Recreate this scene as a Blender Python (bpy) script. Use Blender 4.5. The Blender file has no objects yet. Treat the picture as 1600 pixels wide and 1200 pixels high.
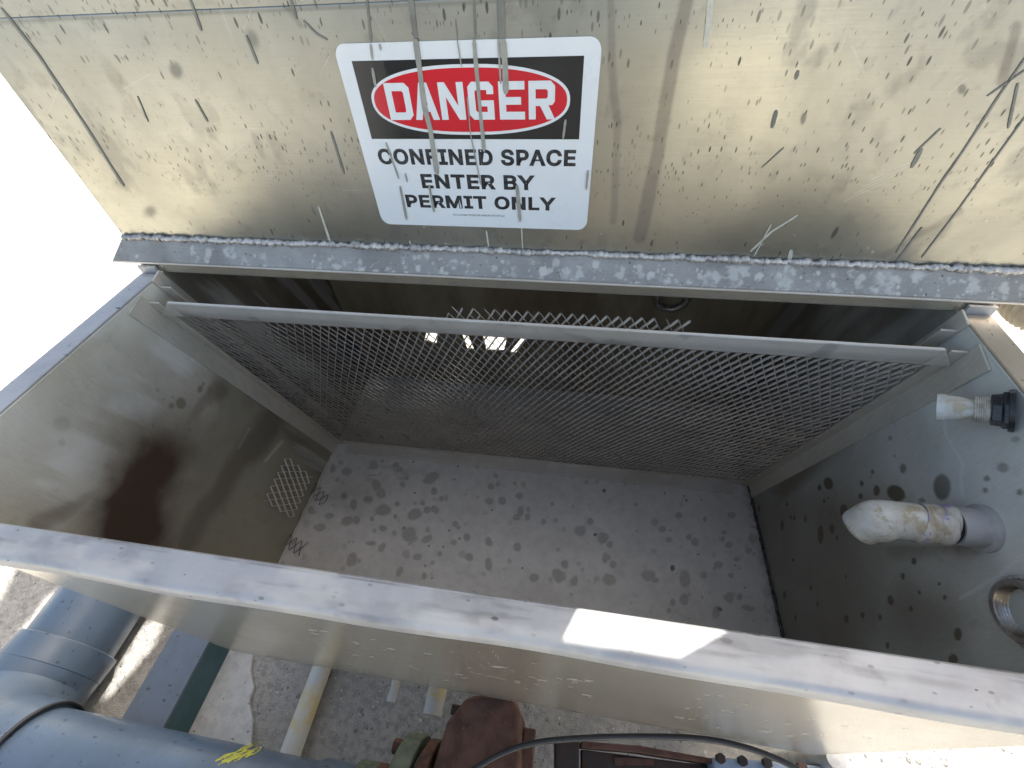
import bpy, bmesh, math, random
import numpy as np
from mathutils import Vector, Matrix

random.seed(7); rng = np.random.default_rng(7)
SC = bpy.context.scene
COL = SC.collection

# ------------------------------------------------------------------ camera
CAM = np.array([0.8762, -0.8257, 1.3757]); FPX = 679.12
_rv = np.array([0.717005, 0.101598, 0.124121])
_th = np.linalg.norm(_rv); _k = _rv/_th
_K = np.array([[0, -_k[2], _k[1]], [_k[2], 0, -_k[0]], [-_k[1], _k[0], 0]])
RM = np.eye(3) + math.sin(_th)*_K + (1-math.cos(_th))*_K@_K
cam = bpy.data.cameras.new('camera'); camo = bpy.data.objects.new('camera', cam); COL.objects.link(camo)
M4 = Matrix([list(RM[i])+[CAM[i]] for i in range(3)]+[[0, 0, 0, 1]])
camo.matrix_world = M4
cam.sensor_fit = 'HORIZONTAL'; cam.sensor_width = 36; cam.lens = 36*FPX/1600
cam.clip_start = 0.02; cam.clip_end = 500
SC.camera = camo

# ------------------------------------------------------------------ light
SUN_EL, SUN_AZ = math.radians(50), math.radians(29)     # azimuth from +Y towards +X
SDIR = Vector((math.cos(SUN_EL)*math.sin(SUN_AZ), math.cos(SUN_EL)*math.cos(SUN_AZ), math.sin(SUN_EL)))
W = bpy.data.worlds.new('World'); SC.world = W; W.use_nodes = True
nt = W.node_tree; bg = nt.nodes['Background']
sky = nt.nodes.new('ShaderNodeTexSky'); sky.sky_type = 'NISHITA'; sky.sun_disc = False
sky.sun_elevation = SUN_EL; sky.sun_rotation = SUN_AZ; sky.air_density = .6; sky.dust_density = 3; sky.ozone_density = .2
tint = nt.nodes.new('ShaderNodeMix'); tint.data_type = 'RGBA'; tint.blend_type = 'MULTIPLY'; tint.inputs[0].default_value = 1; tint.inputs[7].default_value = (1.03, 1.0, .87, 1)
nt.links.new(sky.outputs[0], tint.inputs[6]); nt.links.new(tint.outputs[2], bg.inputs[0]); bg.inputs[1].default_value = 0.15
sl = bpy.data.lights.new('sun', 'SUN'); sl.energy = 5.0; sl.angle = math.radians(0.4); sl.color = (1, .96, .90)
so = bpy.data.objects.new('sun', sl); COL.objects.link(so)
so.rotation_euler = SDIR.to_track_quat('Z', 'Y').to_euler()
SC.view_settings.view_transform = 'Standard'; SC.view_settings.look = 'None'
SC.view_settings.gamma = 1; SC.view_settings.use_curve_mapping = False
SC.view_settings.exposure = 2.0

# ------------------------------------------------------------------ measuring helpers (photo pixel -> point on a known plane)
def ray(px, py): return RM@np.array([px-800, -(py-600), -FPX])
def hit(px, py, n, d):
    r = ray(px, py); n = np.array(n, float); t = (d-n@CAM)/(n@r); return CAM+t*r
def PX(px, py, x): return hit(px, py, (1, 0, 0), x)
def PY(px, py, y): return hit(px, py, (0, 1, 0), y)
def PZ(px, py, z): return hit(px, py, (0, 0, 1), z)
def topx(V):
    q = (np.asarray(V)-CAM)@RM
    w = np.maximum(-q[:, 2], 1e-3)
    return 800+FPX*q[:, 0]/w, 600-FPX*q[:, 1]/w

# ------------------------------------------------------------------ numpy noise for stain masks
def vnoise(U, V, seed=0):
    xi = np.floor(U).astype(np.int64); yi = np.floor(V).astype(np.int64)
    xf = U-xi; yf = V-yi; xf = xf*xf*(3-2*xf); yf = yf*yf*(3-2*yf)
    def h(a, b):
        n = (a*374761393+b*668265263+seed*974634777) & 0xffffffff
        n = ((n ^ (n >> 13))*1274126177) & 0xffffffff
        return ((n ^ (n >> 16)) & 0xffff)/65535.0
    a = h(xi, yi); b = h(xi+1, yi); c = h(xi, yi+1); d = h(xi+1, yi+1)
    return (a*(1-xf)+b*xf)*(1-yf)+(c*(1-xf)+d*xf)*yf
def fbm(U, V, f, o=4, seed=0):
    s = 0; a = .5; t = 0
    for i in range(o):
        s = s+a*vnoise(U*f, V*f, seed+i); t += a; a *= .5; f *= 2.03
    return s/t
def sstep(a, b, x):
    t = np.clip((x-a)/(b-a), 0, 1); return t*t*(3-2*t)
def blobs(px, py, W_, lst):
    """lst of (cx, cy, rx, ry, angle, strength, softness); W_ is a warp noise in -1..1"""
    m = np.zeros_like(px)
    for cx, cy, rx, ry, ang, s, soft in lst:
        R = max(rx, ry)*(1.6+soft)
        k = np.nonzero((abs(px-cx) < R) & (abs(py-cy) < R))[0]
        if not len(k): continue
        ca, sa = math.cos(ang), math.sin(ang)
        dx = px[k]-cx; dy = py[k]-cy
        d = np.sqrt(((dx*ca+dy*sa)/rx)**2+((-dx*sa+dy*ca)/ry)**2)*(1+.3*W_[k])
        m[k] = np.maximum(m[k], s*(1-sstep(1-soft, 1+soft, d)))
    return m
def poly_dist(px, py, pts):
    """distance to a polyline and parameter along it"""
    best = np.full(px.shape, 1e9); par = np.zeros(px.shape)
    n = len(pts)-1
    for i in range(n):
        a = np.array(pts[i], float); b = np.array(pts[i+1], float); ab = b-a; L = ab@ab
        t = np.clip(((px-a[0])*ab[0]+(py-a[1])*ab[1])/L, 0, 1)
        d = np.hypot(px-a[0]-t*ab[0], py-a[1]-t*ab[1])
        k = d < best; best[k] = d[k]; par[k] = (i+t[k])/n
    return best, par

# ------------------------------------------------------------------ materials
def nodes(name):
    m = bpy.data.materials.new(name); m.use_nodes = True
    n = m.node_tree; b = n.nodes['Principled BSDF']
    return m, n, b
class NB:
    def __init__(s, n): s.n = n; s.l = n.links
    def new(s, t, **k):
        x = s.n.nodes.new('ShaderNode'+t)
        for a, v in k.items(): setattr(x, a, v)
        return x
    def inp(s, sock, v):
        if hasattr(v, 'is_output'): s.l.new(v, sock)
        else: sock.default_value = v
    def coord(s, scale=(1, 1, 1), src='Object'):
        if not hasattr(s, 'tc'): s.tc = s.new('TexCoord')
        mp = s.new('Mapping'); s.l.new(s.tc.outputs[src], mp.inputs[0]); mp.inputs['Scale'].default_value = scale
        return mp.outputs[0]
    def noise(s, vec, scale=5, detail=5, rough=.6, dist=0):
        x = s.new('TexNoise'); s.l.new(vec, x.inputs['Vector'])
        x.inputs['Scale'].default_value = scale; x.inputs['Detail'].default_value = detail
        x.inputs['Roughness'].default_value = rough; x.inputs['Distortion'].default_value = dist
        return x.outputs['Fac']
    def vor(s, vec, scale, rnd=1, out='Distance'):
        x = s.new('TexVoronoi'); s.l.new(vec, x.inputs['Vector']); x.inputs['Scale'].default_value = scale
        x.inputs['Randomness'].default_value = rnd
        return x
    def ramp(s, v, a, b, lo=0., hi=1.):
        x = s.new('MapRange'); x.interpolation_type = 'SMOOTHSTEP'; s.inp(x.inputs[0], v)
        x.inputs[1].default_value = a; x.inputs[2].default_value = b; x.inputs[3].default_value = lo; x.inputs[4].default_value = hi
        return x.outputs[0]
    def math(s, op, a, b=0.):
        x = s.new('Math', operation=op); s.inp(x.inputs[0], a); s.inp(x.inputs[1], b); return x.outputs[0]
    def mix(s, f, a, b):
        x = s.new('Mix', data_type='RGBA'); s.inp(x.inputs[0], f)
        s.inp(x.inputs[6], a if hasattr(a, 'is_output') else (*a, 1)); s.inp(x.inputs[7], b if hasattr(b, 'is_output') else (*b, 1))
        return x.outputs[2]
    def mixf(s, f, a, b):
        x = s.new('Mix', data_type='FLOAT'); s.inp(x.inputs[0], f); s.inp(x.inputs[2], a); s.inp(x.inputs[3], b); return x.outputs[0]
    def bump(s, h, strength=.2, dist=.002, normal=None):
        x = s.new('Bump'); s.inp(x.inputs['Height'], h); x.inputs['Strength'].default_value = strength; x.inputs['Distance'].default_value = dist
        if normal: s.l.new(normal, x.inputs['Normal'])
        return x.outputs[0]

def steel(name, A, B, rough=.4, metal=.9, brush=(3, 120, 120), speck=0., speckstretch=(1, 1, .35), speckscale=55,
          dark=(.045, .042, .032), rust=(.045, .018, .008), white=(.52, .50, .45), bump=.15, rvar=.2, fineamt=.35, wave=6):
    m, n, b = nodes(name); q = NB(n)
    c = q.coord()
    big = q.noise(c, 4, 6, .65, .4)
    fine = q.noise(q.coord(brush), 6, 4, .6)
    col = q.mix(q.ramp(big, .32, .68), A, B)
    col = q.mix(q.math('MULTIPLY', q.ramp(fine, .35, .75), fineamt), col, tuple(x*.62 for x in A))
    blot = q.noise(c, 26, 5, .7)
    col = q.mix(q.math('MULTIPLY', q.ramp(blot, .56, .72), .3), col, tuple(x*.5 for x in B))
    mt = metal
    ro = q.math('ADD', rough-rvar/2, q.math('MULTIPLY', q.math('ADD', q.math('MULTIPLY', big, .6), q.math('MULTIPLY', fine, .4)), rvar))
    dm = None
    if speck:
        dm = None
        for sc, thr, dens in ((speckscale*.8, .2, .4), (speckscale*1.7, .25, .68), (speckscale*3.3, .3, .7)):
            wv = q.coord(speckstretch)
            v = q.vor(wv, sc); s2 = n.nodes.new('ShaderNodeSeparateColor'); q.l.new(v.outputs['Color'], s2.inputs[0])
            has = q.ramp(s2.outputs[0], 1-dens*speck, 1-dens*speck+.01)
            rad = q.math('MULTIPLY', s2.outputs[1], thr)
            dot = q.math('MULTIPLY', q.ramp(q.math('SUBTRACT', v.outputs['Distance'], rad), -.05, .02, 1, 0), has)
            dot = q.math('MULTIPLY', dot, q.math('ADD', .35, q.math('MULTIPLY', s2.outputs[2], .65)))
            dm = dot if dm is None else q.math('MAXIMUM', dm, dot)
        # cluster the specks
        dm = q.math('MULTIPLY', dm, q.ramp(q.noise(c, 7, 3), .34, .52, .25, 1))
        col = q.mix(q.math('MULTIPLY', dm, .92), col, (.035, .03, .017))
    at = q.new('Attribute', attribute_name='st'); sp = q.new('SeparateColor'); q.l.new(at.outputs['Color'], sp.inputs[0])
    col = q.mix(sp.outputs[0], col, dark); col = q.mix(sp.outputs[1], col, rust); col = q.mix(sp.outputs[2], col, white)
    nonm = q.math('MAXIMUM', q.math('MULTIPLY', sp.outputs[0], .55), q.math('MAXIMUM', q.math('MULTIPLY', sp.outputs[1], .8), sp.outputs[2]))
    if dm is not None: nonm = q.math('MAXIMUM', nonm, q.math('MULTIPLY', dm, .8))
    q.l.new(q.math('MULTIPLY', q.math('SUBTRACT', 1., nonm), mt), b.inputs['Metallic'])
    q.l.new(col, b.inputs['Base Color'])
    q.l.new(q.mixf(sp.outputs[2], q.mixf(q.math('MULTIPLY', sp.outputs[0], .5), ro, .45), .6), b.inputs['Roughness'])
    hgt = q.math('ADD', q.math('MULTIPLY', fine, fineamt), q.math('ADD', q.math('MULTIPLY', blot, .2), q.math('MULTIPLY', q.noise(c, 2.2, 2), float(wave))))
    q.l.new(q.bump(hgt, bump, .003), b.inputs['Normal'])
    return m

def simple(name, A, B=None, rough=.5, metal=0., scale=12, thr=(.4, .65), bump=.2, bscale=60, C=None, cscale=30, cthr=(.6, .66), bdist=.002, stretch=(1, 1, 1), coat=0, flecks=None):
    m, n, b = nodes(name); q = NB(n); c = q.coord(stretch)
    B = B or tuple(x*.7 for x in A)
    col = q.mix(q.ramp(q.noise(c, scale, 6, .65), *thr), A, B)
    if C: col = q.mix(q.ramp(q.noise(c, cscale, 5, .7), *cthr), col, C)
    if flecks:
        for k, (sx, sc) in enumerate(((1., 1.), (1.6, 2.2))):
            v = q.vor(q.coord((1, .5, 1) if k else (.55, 1, .8)), flecks[1]*sc); sp_ = q.new('SeparateColor'); q.l.new(v.outputs['Color'], sp_.inputs[0])
            rad = q.math('ADD', q.math('MULTIPLY', sp_.outputs[1], .22), q.math('MULTIPLY', q.math('SUBTRACT', q.noise(c, flecks[1]*3, 3), .5), .35))
            dot = q.math('MULTIPLY', q.ramp(q.math('SUBTRACT', v.outputs['Distance'], rad), -.03, .02, 1, 0), q.ramp(sp_.outputs[0], 1-flecks[2], 1.01-flecks[2]))
            col = q.mix(q.math('MULTIPLY', dot, .85), col, flecks[0])
    q.l.new(col, b.inputs['Base Color']); b.inputs['Metallic'].default_value = metal
    q.l.new(q.ramp(q.noise(c, scale*2, 4), .3, .7, max(rough-.12, .03), rough+.12), b.inputs['Roughness'])
    if coat: b.inputs['Coat Weight'].default_value = coat; b.inputs['Coat Roughness'].default_value = .08
    q.l.new(q.bump(q.noise(c, bscale, 5, .7), bump, bdist), b.inputs['Normal'])
    return m

M = {}
M['lid'] = steel('lid_steel', (.37, .363, .316), (.296, .29, .25), .33, .85, (2, 30, 90), 1.0, (1, 1, .32), 60, bump=.3, rvar=.2, fineamt=.12, wave=14)
M['flange'] = steel('flange_steel', (.40, .375, .335), (.31, .29, .26), .5, .3, (4, 60, 60), .5, (1, 1, 1), 70)
M['wall'] = steel('wall_steel', (.645, .60, .49), (.545, .505, .40), .52, .2, (30, 60, 6), .0, dark=(.17, .145, .075), rust=(.045, .021, .009), white=(.84, .83, .80))
M['wall_right'] = steel('right_wall_steel', (.62, .61, .545), (.52, .51, .45), .52, .2, (30, 60, 6), .0, dark=(.085, .073, .04), rust=(.12, .08, .045), white=(.80, .80, .78))
M['floor'] = steel('floor_steel', (.69, .64, .57), (.61, .565, .50), .55, .2, (5, 5, 5), .0, dark=(.34, .31, .255))
M['rim'] = steel('rim_steel', (.42, .41, .40), (.31, .31, .31), .5, .35, (2, 40, 40), .3, (.5, 1, 1), 50, bump=.15, fineamt=.1)
M['tan_rim'] = steel('tan_rim_steel', (.50, .405, .285), (.42, .34, .24), .4, .35, (60, 4, 60), .2)  # plain tan tone for one side rim
M['front'] = steel('front_steel', (.60, .555, .455), (.52, .475, .38), .23, .75, (2.5, 60, 60), .0, bump=.25)
M['bar'] = steel('bar_steel', (.69, .635, .56), (.58, .51, .42), .45, .3, (3, 80, 80), .0)
M['guide'] = steel('guide_steel', (.61, .56, .465), (.51, .465, .38), .48, .2, (30, 30, 4), .0)
M['mesh'] = simple('mesh_steel', (.62, .575, .515), (.47, .43, .38), .36, .5, 9, bump=.1)
M['weld'] = simple('weld_metal', (.60, .56, .51), (.36, .335, .305), .42, .55, 60, bump=.5, bscale=300, C=(.6, .59, .56), cscale=90)
M['weld_dark'] = simple('dark_weld_metal', (.10, .09, .085), (.03, .03, .03), .5, .5, 60, bump=.5, bscale=200)
M['white_print'] = simple('sign_white', (.72, .74, .73), (.68, .70, .70), .16, 0, 6, bump=.06, bscale=14, bdist=.004, C=(.62, .64, .62), cscale=50, cthr=(.66, .75))
M['black_print'] = simple('sign_black', (.018, .019, .02), (.024, .025, .026), .13, 0, 6, bump=.05, bscale=16, bdist=.004)
M['red_print'] = simple('sign_red', (.60, .018, .03), (.52, .015, .026), .13, 0, 6, bump=.08, bscale=18, bdist=.004)
M['text_print'] = simple('sign_text', (.022, .023, .025), (.035, .036, .038), .3, 0, 30)
M['drip'] = simple('grey_drip', (.20, .195, .16), (.16, .155, .13), .6, 0, 40)
M['sign_drip'] = simple('sign_drip', (.33, .32, .27), (.26, .255, .22), .6, 0, 40)
M['cream'] = simple('cream_splash', (.55, .52, .42), (.45, .44, .37), .55, 0, 40)
M['concrete'] = None
M['pipe'] = simple('blue_grey_paint', (.076, .107, .15), (.058, .085, .122), .38, 0, 4, flecks=((.018, .024, .032), 44, .5), bump=.12, bscale=40, coat=.15)
M['yellow'] = simple('yellow_paint', (.50, .47, .04), (.4, .38, .05), .6, 0, 60)
M['beam'] = simple('beam_grey_paint', (.085, .105, .135), (.07, .088, .11), .5, 0, 6, flecks=((.03, .03, .03), 46, .5), bump=.2)
M['teal'] = simple('teal_paint', (.028, .07, .082), (.024, .06, .07), .45, 0, 6)
M['slab'] = simple('pale_mortar', (.34, .345, .35), (.28, .29, .29), .85, 0, 20, flecks=((.12, .12, .12), 40, .25), bump=.6, bscale=40, bdist=.006)
M['conduit'] = simple('conduit_paint', (.38, .385, .37), (.41, .34, .18), .5, 0, 8, thr=(.44, .58), bump=.2)
M['rusty'] = simple('rusty_iron', (.085, .036, .021), (.05, .022, .014), .8, .1, 14, C=(.12, .042, .022), cscale=50, bump=.7, bscale=120)
M['green'] = simple('green_paint', (.085, .11, .075), (.06, .075, .055), .6, .1, 20, C=(.24, .24, .16), cscale=45, cthr=(.62, .68), bump=.4)
M['unseen_dark'] = simple('unseen_dark_tank', (.07, .065, .055), (.055, .05, .045), .6, 0, 3)
M['backwall'] = simple('grimy_shaded_back_wall', (.32, .27, .17), (.18, .13, .075), .6, .1, 3, stretch=(1, 1, .4))  # brown grime, darkened further for the compartment's shade
M['black'] = simple('black_rubber', (.012, .012, .013), (.02, .02, .022), .4, 0, 30)
M['darksteel'] = simple('dark_rusty_steel', (.02, .016, .014), (.05, .025, .016), .6, .4, 20, bump=.5)
M['bluebox'] = simple('blue_box_paint', (.19, .24, .31), (.15, .19, .25), .5, 0, 10, C=(.04, .04, .04), cscale=60)
M['galv'] = simple('galvanised', (.40, .40, .39), (.30, .30, .29), .45, .7, 20)
M['pvc'] = simple('white_pvc', (.56, .55, .50), (.46, .44, .37), .42, 0, 22, C=(.38, .32, .22), cscale=24, cthr=(.52, .62), bump=.35, bscale=45, bdist=.004)
M['pvc_purple'] = simple('primer_stained_pvc', (.54, .50, .43), (.38, .31, .21), .45, 0, 30, thr=(.48, .62), C=(.29, .25, .40), cscale=20, cthr=(.50, .56), bump=.5, bscale=45, bdist=.005)
M['pvc_thread'] = simple('thread_tape', (.62, .60, .53), (.38, .34, .26), .6, 0, 60, bump=.6, bscale=160)
M['greypvc'] = simple('grey_fitting', (.44, .42, .405), (.34, .33, .315), .5, .2, 20)
M['nut'] = simple('black_nut', (.012, .014, .016), (.03, .033, .038), .32, .2, 25, C=(.3, .31, .32), cscale=40, cthr=(.66, .72), bump=.4)
M['thread'] = simple('coupling_steel', (.42, .39, .36), (.30, .27, .24), .35, .85, 40, bump=.2)
M['hose'] = simple('tan_hose', (.33, .29, .22), (.27, .235, .18), .6, 0, 20)

def ground_mat():
    m, n, b = nodes('gritty_concrete'); q = NB(n); c = q.coord()
    col = q.mix(q.ramp(q.noise(c, 1.6, 6, .65), .35, .65), (.33, .318, .295), (.26, .25, .23))
    col = q.mix(q.ramp(q.noise(c, 45, 4, .7), .4, .65), col, (.21, .205, .195))
    h = q.math('MULTIPLY', q.noise(c, 55, 6, .75), 1.2)
    for sc, dens, lo, hi in ((38, .22, (.16, .15, .14), (.46, .45, .42)), (85, .4, (.10, .095, .09), (.52, .51, .48)), (170, .5, (.12, .115, .11), (.46, .45, .43))):
        wv = q.new('VectorMath', operation='ADD'); q.l.new(q.coord((1, .8, 1)), wv.inputs[0])
        nz = q.new('TexNoise'); nz.inputs['Scale'].default_value = sc*1.5; q.l.new(c, nz.inputs['Vector'])
        vs_ = q.new('VectorMath', operation='SCALE'); q.l.new(nz.outputs['Color'], vs_.inputs[0]); vs_.inputs['Scale'].default_value = .5/sc
        q.l.new(vs_.outputs[0], wv.inputs[1])
        v = q.vor(wv.outputs[0], sc); s_ = q.new('SeparateColor'); q.l.new(v.outputs['Color'], s_.inputs[0])
        rad = q.math('MULTIPLY', s_.outputs[1], .34)
        st = q.math('MULTIPLY', q.ramp(q.math('SUBTRACT', v.outputs['Distance'], rad), -.05, .03, 1, 0), q.ramp(s_.outputs[0], 1-dens, 1.01-dens))
        col = q.mix(q.math('MULTIPLY', st, .85), col, q.mix(q.ramp(s_.outputs[2], .45, .6), lo, hi))
        h = q.math('ADD', h, q.math('MULTIPLY', st, .5))
    q.l.new(col, b.inputs['Base Color']); b.inputs['Roughness'].default_value = .9
    q.l.new(q.bump(h, 1., .01), b.inputs['Normal'])
    return m
M['concrete'] = ground_mat()

# ------------------------------------------------------------------ object helpers
def empty(name, loc, label, cat, group=None):
    o = bpy.data.objects.new(name, None); COL.objects.link(o); o.location = loc; o.empty_display_size = .1
    tag(o, label, cat, group); return o
def tag(o, label, cat, group=None, kind=None):
    if label: o['label'] = label
    if cat: o['category'] = cat
    if group: o['group'] = group
    if kind: o['kind'] = kind
    return o
def finish(name, me, mats, parent=None, smooth=False, loc=None, bevel=0):
    for m_ in (mats if isinstance(mats, (list, tuple)) else [mats]): me.materials.append(m_)
    o = bpy.data.objects.new(name, me); COL.objects.link(o)
    off = Vector((0, 0, 0))
    if parent:
        p = parent
        while p: off += p.location; p = p.parent
        o.parent = parent
        me.transform(Matrix.Translation(-off))
    elif loc is not None:
        me.transform(Matrix.Translation(-Vector(loc))); o.location = loc
    if smooth:
        for f in me.polygons: f.use_smooth = True
        if smooth != 'all':
            me.set_sharp_from_angle(angle=math.radians(smooth if smooth is not True else 40))
    if bevel:
        b = o.modifiers.new('bevel', 'BEVEL'); b.width = bevel; b.segments = 2; b.limit_method = 'ANGLE'
    return o
class MB:
    def __init__(s): s.v = []; s.f = []; s.mi = []
    def add(s, v, f, mi=0):
        o = len(s.v); s.v += [tuple(map(float, x)) for x in v]; s.f += [tuple(i+o for i in x) for x in f]; s.mi += [mi]*len(f); return s
    def box(s, a, b, mi=0):
        x0, y0, z0 = a; x1, y1, z1 = b
        return s.add([(x0, y0, z0), (x1, y0, z0), (x1, y1, z0), (x0, y1, z0), (x0, y0, z1), (x1, y0, z1), (x1, y1, z1), (x0, y1, z1)],
                     [(0, 3, 2, 1), (4, 5, 6, 7), (0, 1, 5, 4), (1, 2, 6, 5), (2, 3, 7, 6), (3, 0, 4, 7)], mi)
    def prism(s, pts, vec, mi=0):
        n = len(pts); vec = np.array(vec, float)
        a = [np.array(p, float) for p in pts]; v = a+[p+vec for p in a]
        f = [tuple(range(n))[::-1], tuple(range(n, 2*n))]+[(i, (i+1) % n, n+(i+1) % n, n+i) for i in range(n)]
        return s.add(v, f, mi)
    def tube(s, path, rad, seg=16, caps=True, mi=0, closed=False):
        P = [np.array(p, float) for p in path]; n = len(P)
        R = rad if hasattr(rad, '__len__') else [rad]*n
        prev = None; rings = []
        for i, p in enumerate(P):
            a = P[(i+1) % n] if (i < n-1 or closed) else p; b_ = P[i-1] if (i > 0 or closed) else p
            t = a-b_; t /= np.linalg.norm(t)+1e-12
            if prev is None:
                u = np.cross(t, (0, 0, 1.)) if abs(t[2]) < .9 else np.cross(t, (1., 0, 0))
            else: u = prev-t*(prev@t)
            u /= np.linalg.norm(u); prev = u; w = np.cross(t, u)
            rings.append([p+R[i]*(u*math.cos(2*math.pi*k/seg)+w*math.sin(2*math.pi*k/seg)) for k in range(seg)])
        v = [x for r in rings for x in r]; f = []
        for i in range(n if closed else n-1):
            j = (i+1) % n
            for k in range(seg):
                f.append((i*seg+k, i*seg+(k+1) % seg, j*seg+(k+1) % seg, j*seg+k))
        if caps and not closed: f += [tuple(range(seg))[::-1], tuple(range((n-1)*seg, n*seg))]
        return s.add(v, f, mi)
    def build(s, name, mats, parent=None, smooth=False, bevel=0, loc=None):
        me = bpy.data.meshes.new(name); me.from_pydata(s.v, [], s.f); me.update()
        if any(s.mi): me.polygons.foreach_set('material_index', s.mi)
        bm = bmesh.new(); bm.from_mesh(me); bmesh.ops.recalc_face_normals(bm, faces=bm.faces); bm.to_mesh(me); bm.free()
        return finish(name, me, mats, parent, smooth, loc, bevel)
def grid_plate(name, O, EU, EV, LU, LV, res, thick, mat, parent, mask=None):
    """dense front sheet (EU x EV is its outward normal) with a plain back; mask(V, U, Vv)->(n,3) paints stains that lie on it"""
    O, EU, EV = (np.array(x, float) for x in (O, EU, EV)); N = np.cross(EU, EV); N /= np.linalg.norm(N)
    nu = max(2, int(LU/res)+1); nv = max(2, int(LV/res)+1)
    u, v = np.meshgrid(np.linspace(0, LU, nu), np.linspace(0, LV, nv)); u = u.ravel(); v = v.ravel()
    V = O+u[:, None]*EU+v[:, None]*EV
    cs = [O+a*EU+b*EV-N*thick for a, b in ((0, 0), (LU, 0), (LU, LV), (0, LV))]
    i = np.arange(nu*nv).reshape(nv, nu)
    q = np.stack([i[:-1, :-1], i[:-1, 1:], i[1:, 1:], i[1:, :-1]], -1).reshape(-1, 4)
    n0 = nu*nv
    sides = [list(i[0, ::-1])+[n0, n0+1], list(i[::-1, -1])+[n0+1, n0+2], list(i[-1, :])+[n0+2, n0+3], list(i[:, 0])+[n0+3, n0], [n0+3, n0+2, n0+1, n0]]
    AV = np.concatenate([V, np.array(cs)])
    me = bpy.data.meshes.new(name); me.vertices.add(len(AV)); me.vertices.foreach_set('co', AV.astype(np.float32).ravel())
    loops = np.concatenate([q.ravel()]+[np.array(s_) for s_ in sides])
    tot = np.concatenate([np.full(len(q), 4), [len(s_) for s_ in sides]]); st = np.concatenate([[0], np.cumsum(tot)[:-1]])
    me.loops.add(len(loops)); me.loops.foreach_set('vertex_index', loops.astype(np.int32))
    me.polygons.add(len(tot)); me.polygons.foreach_set('loop_start', st.astype(np.int32)); me.polygons.foreach_set('loop_total', tot.astype(np.int32))
    me.update(calc_edges=True); me.validate()
    if mask:
        c = np.zeros((len(AV), 4), np.float32); c[:, 3] = 1; c[:n0, :3] = np.clip(mask(V, u, v), 0, 1)
        a = me.attributes.new('st', 'FLOAT_COLOR', 'POINT'); a.data.foreach_set('color', c.ravel())
    return finish(name, me, mat, parent)
def join(a, c):
    with bpy.context.temp_override(active_object=a, object=a, selected_objects=[a, c], selected_editable_objects=[a, c]):
        bpy.ops.object.join()
def flat_fill(polys, extrude, basis):
    """2D outlines (holes wind inside) -> mesh; basis is a 4x4 to world"""
    cu = bpy.data.curves.new('outline', 'CURVE'); cu.dimensions = '2D'; cu.fill_mode = 'BOTH'; cu.extrude = extrude
    for p in polys:
        s = cu.splines.new('POLY'); s.points.add(len(p)-1)
        for i, (x, y) in enumerate(p): s.points[i].co = (x, y, 0, 1)
        s.use_cyclic_u = True
    return curve_mesh(cu, basis)
def curve_mesh(cu, basis):
    o = bpy.data.objects.new('outline', cu); COL.objects.link(o)
    dg = bpy.context.evaluated_depsgraph_get()
    me = bpy.data.meshes.new_from_object(o.evaluated_get(dg)); me.materials.clear()
    bpy.data.objects.remove(o); bpy.data.curves.remove(cu)
    me.transform(basis); return me
def basis(O, X, Y):
    X = Vector(X).normalized(); Y = Vector(Y).normalized(); Z = X.cross(Y)
    return Matrix(((X.x, Y.x, Z.x, O[0]), (X.y, Y.y, Z.y, O[1]), (X.z, Y.z, Z.z, O[2]), (0, 0, 0, 1)))

# ------------------------------------------------------------------ sizes found from the photograph
WT, H, YF, YB = 1.5, .88, -.71, .35           # tank inside width, rim height, front face, back wall
LIPI, LIPO = -.696, -.739
GZ = -.45                                       # ground
TS = -.2557                                     # slope of the screen
YL, ZL, TL, XL, XR = -.137, .9458, .0252, -.058, 1.66
LUP = np.array([0, math.sin(TL), math.cos(TL)]); LN = np.array([0, -math.cos(TL), math.sin(TL)])
LO = np.array([0, YL, ZL])
def lidp(u, v, d=0): return LO+np.array([u, 0, 0])+v*LUP+d*LN
def lid_uv(px, py):
    q = hit(px, py, LN, LN@LO); return q[0], (q-LO)@LUP

# ------------------------------------------------------------------ ground
g = MB(); g.add([(-60, -60, GZ), (60, -60, GZ), (60, 60, GZ), (-60, 60, GZ)], [(0, 1, 2, 3)])
tag(g.build('ground', M['concrete']), None, None, kind='structure')
pts = [PZ(*p, GZ)[:2] for p in [(362, 1012), (399, 1020), (394, 1050), (400, 1075), (393, 1098), (399, 1130), (396, 1160), (400, 1190), (280, 1190), (300, 1137)]]
s = MB(); s.prism([(x, y, GZ) for x, y in pts], (0, 0, .02))
tag(s.build('concrete_pad', M['slab'], bevel=.006), None, None, kind='structure')

# ------------------------------------------------------------------ tank
tank = empty('steel_tank', (WT/2, 0, 0), 'open stainless steel tank with stained walls and a folded rim, under the raised lid', 'tank')
def warp(u, v, f=40, seed=3): return fbm(u, v, f, 4, seed)*2-1

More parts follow.
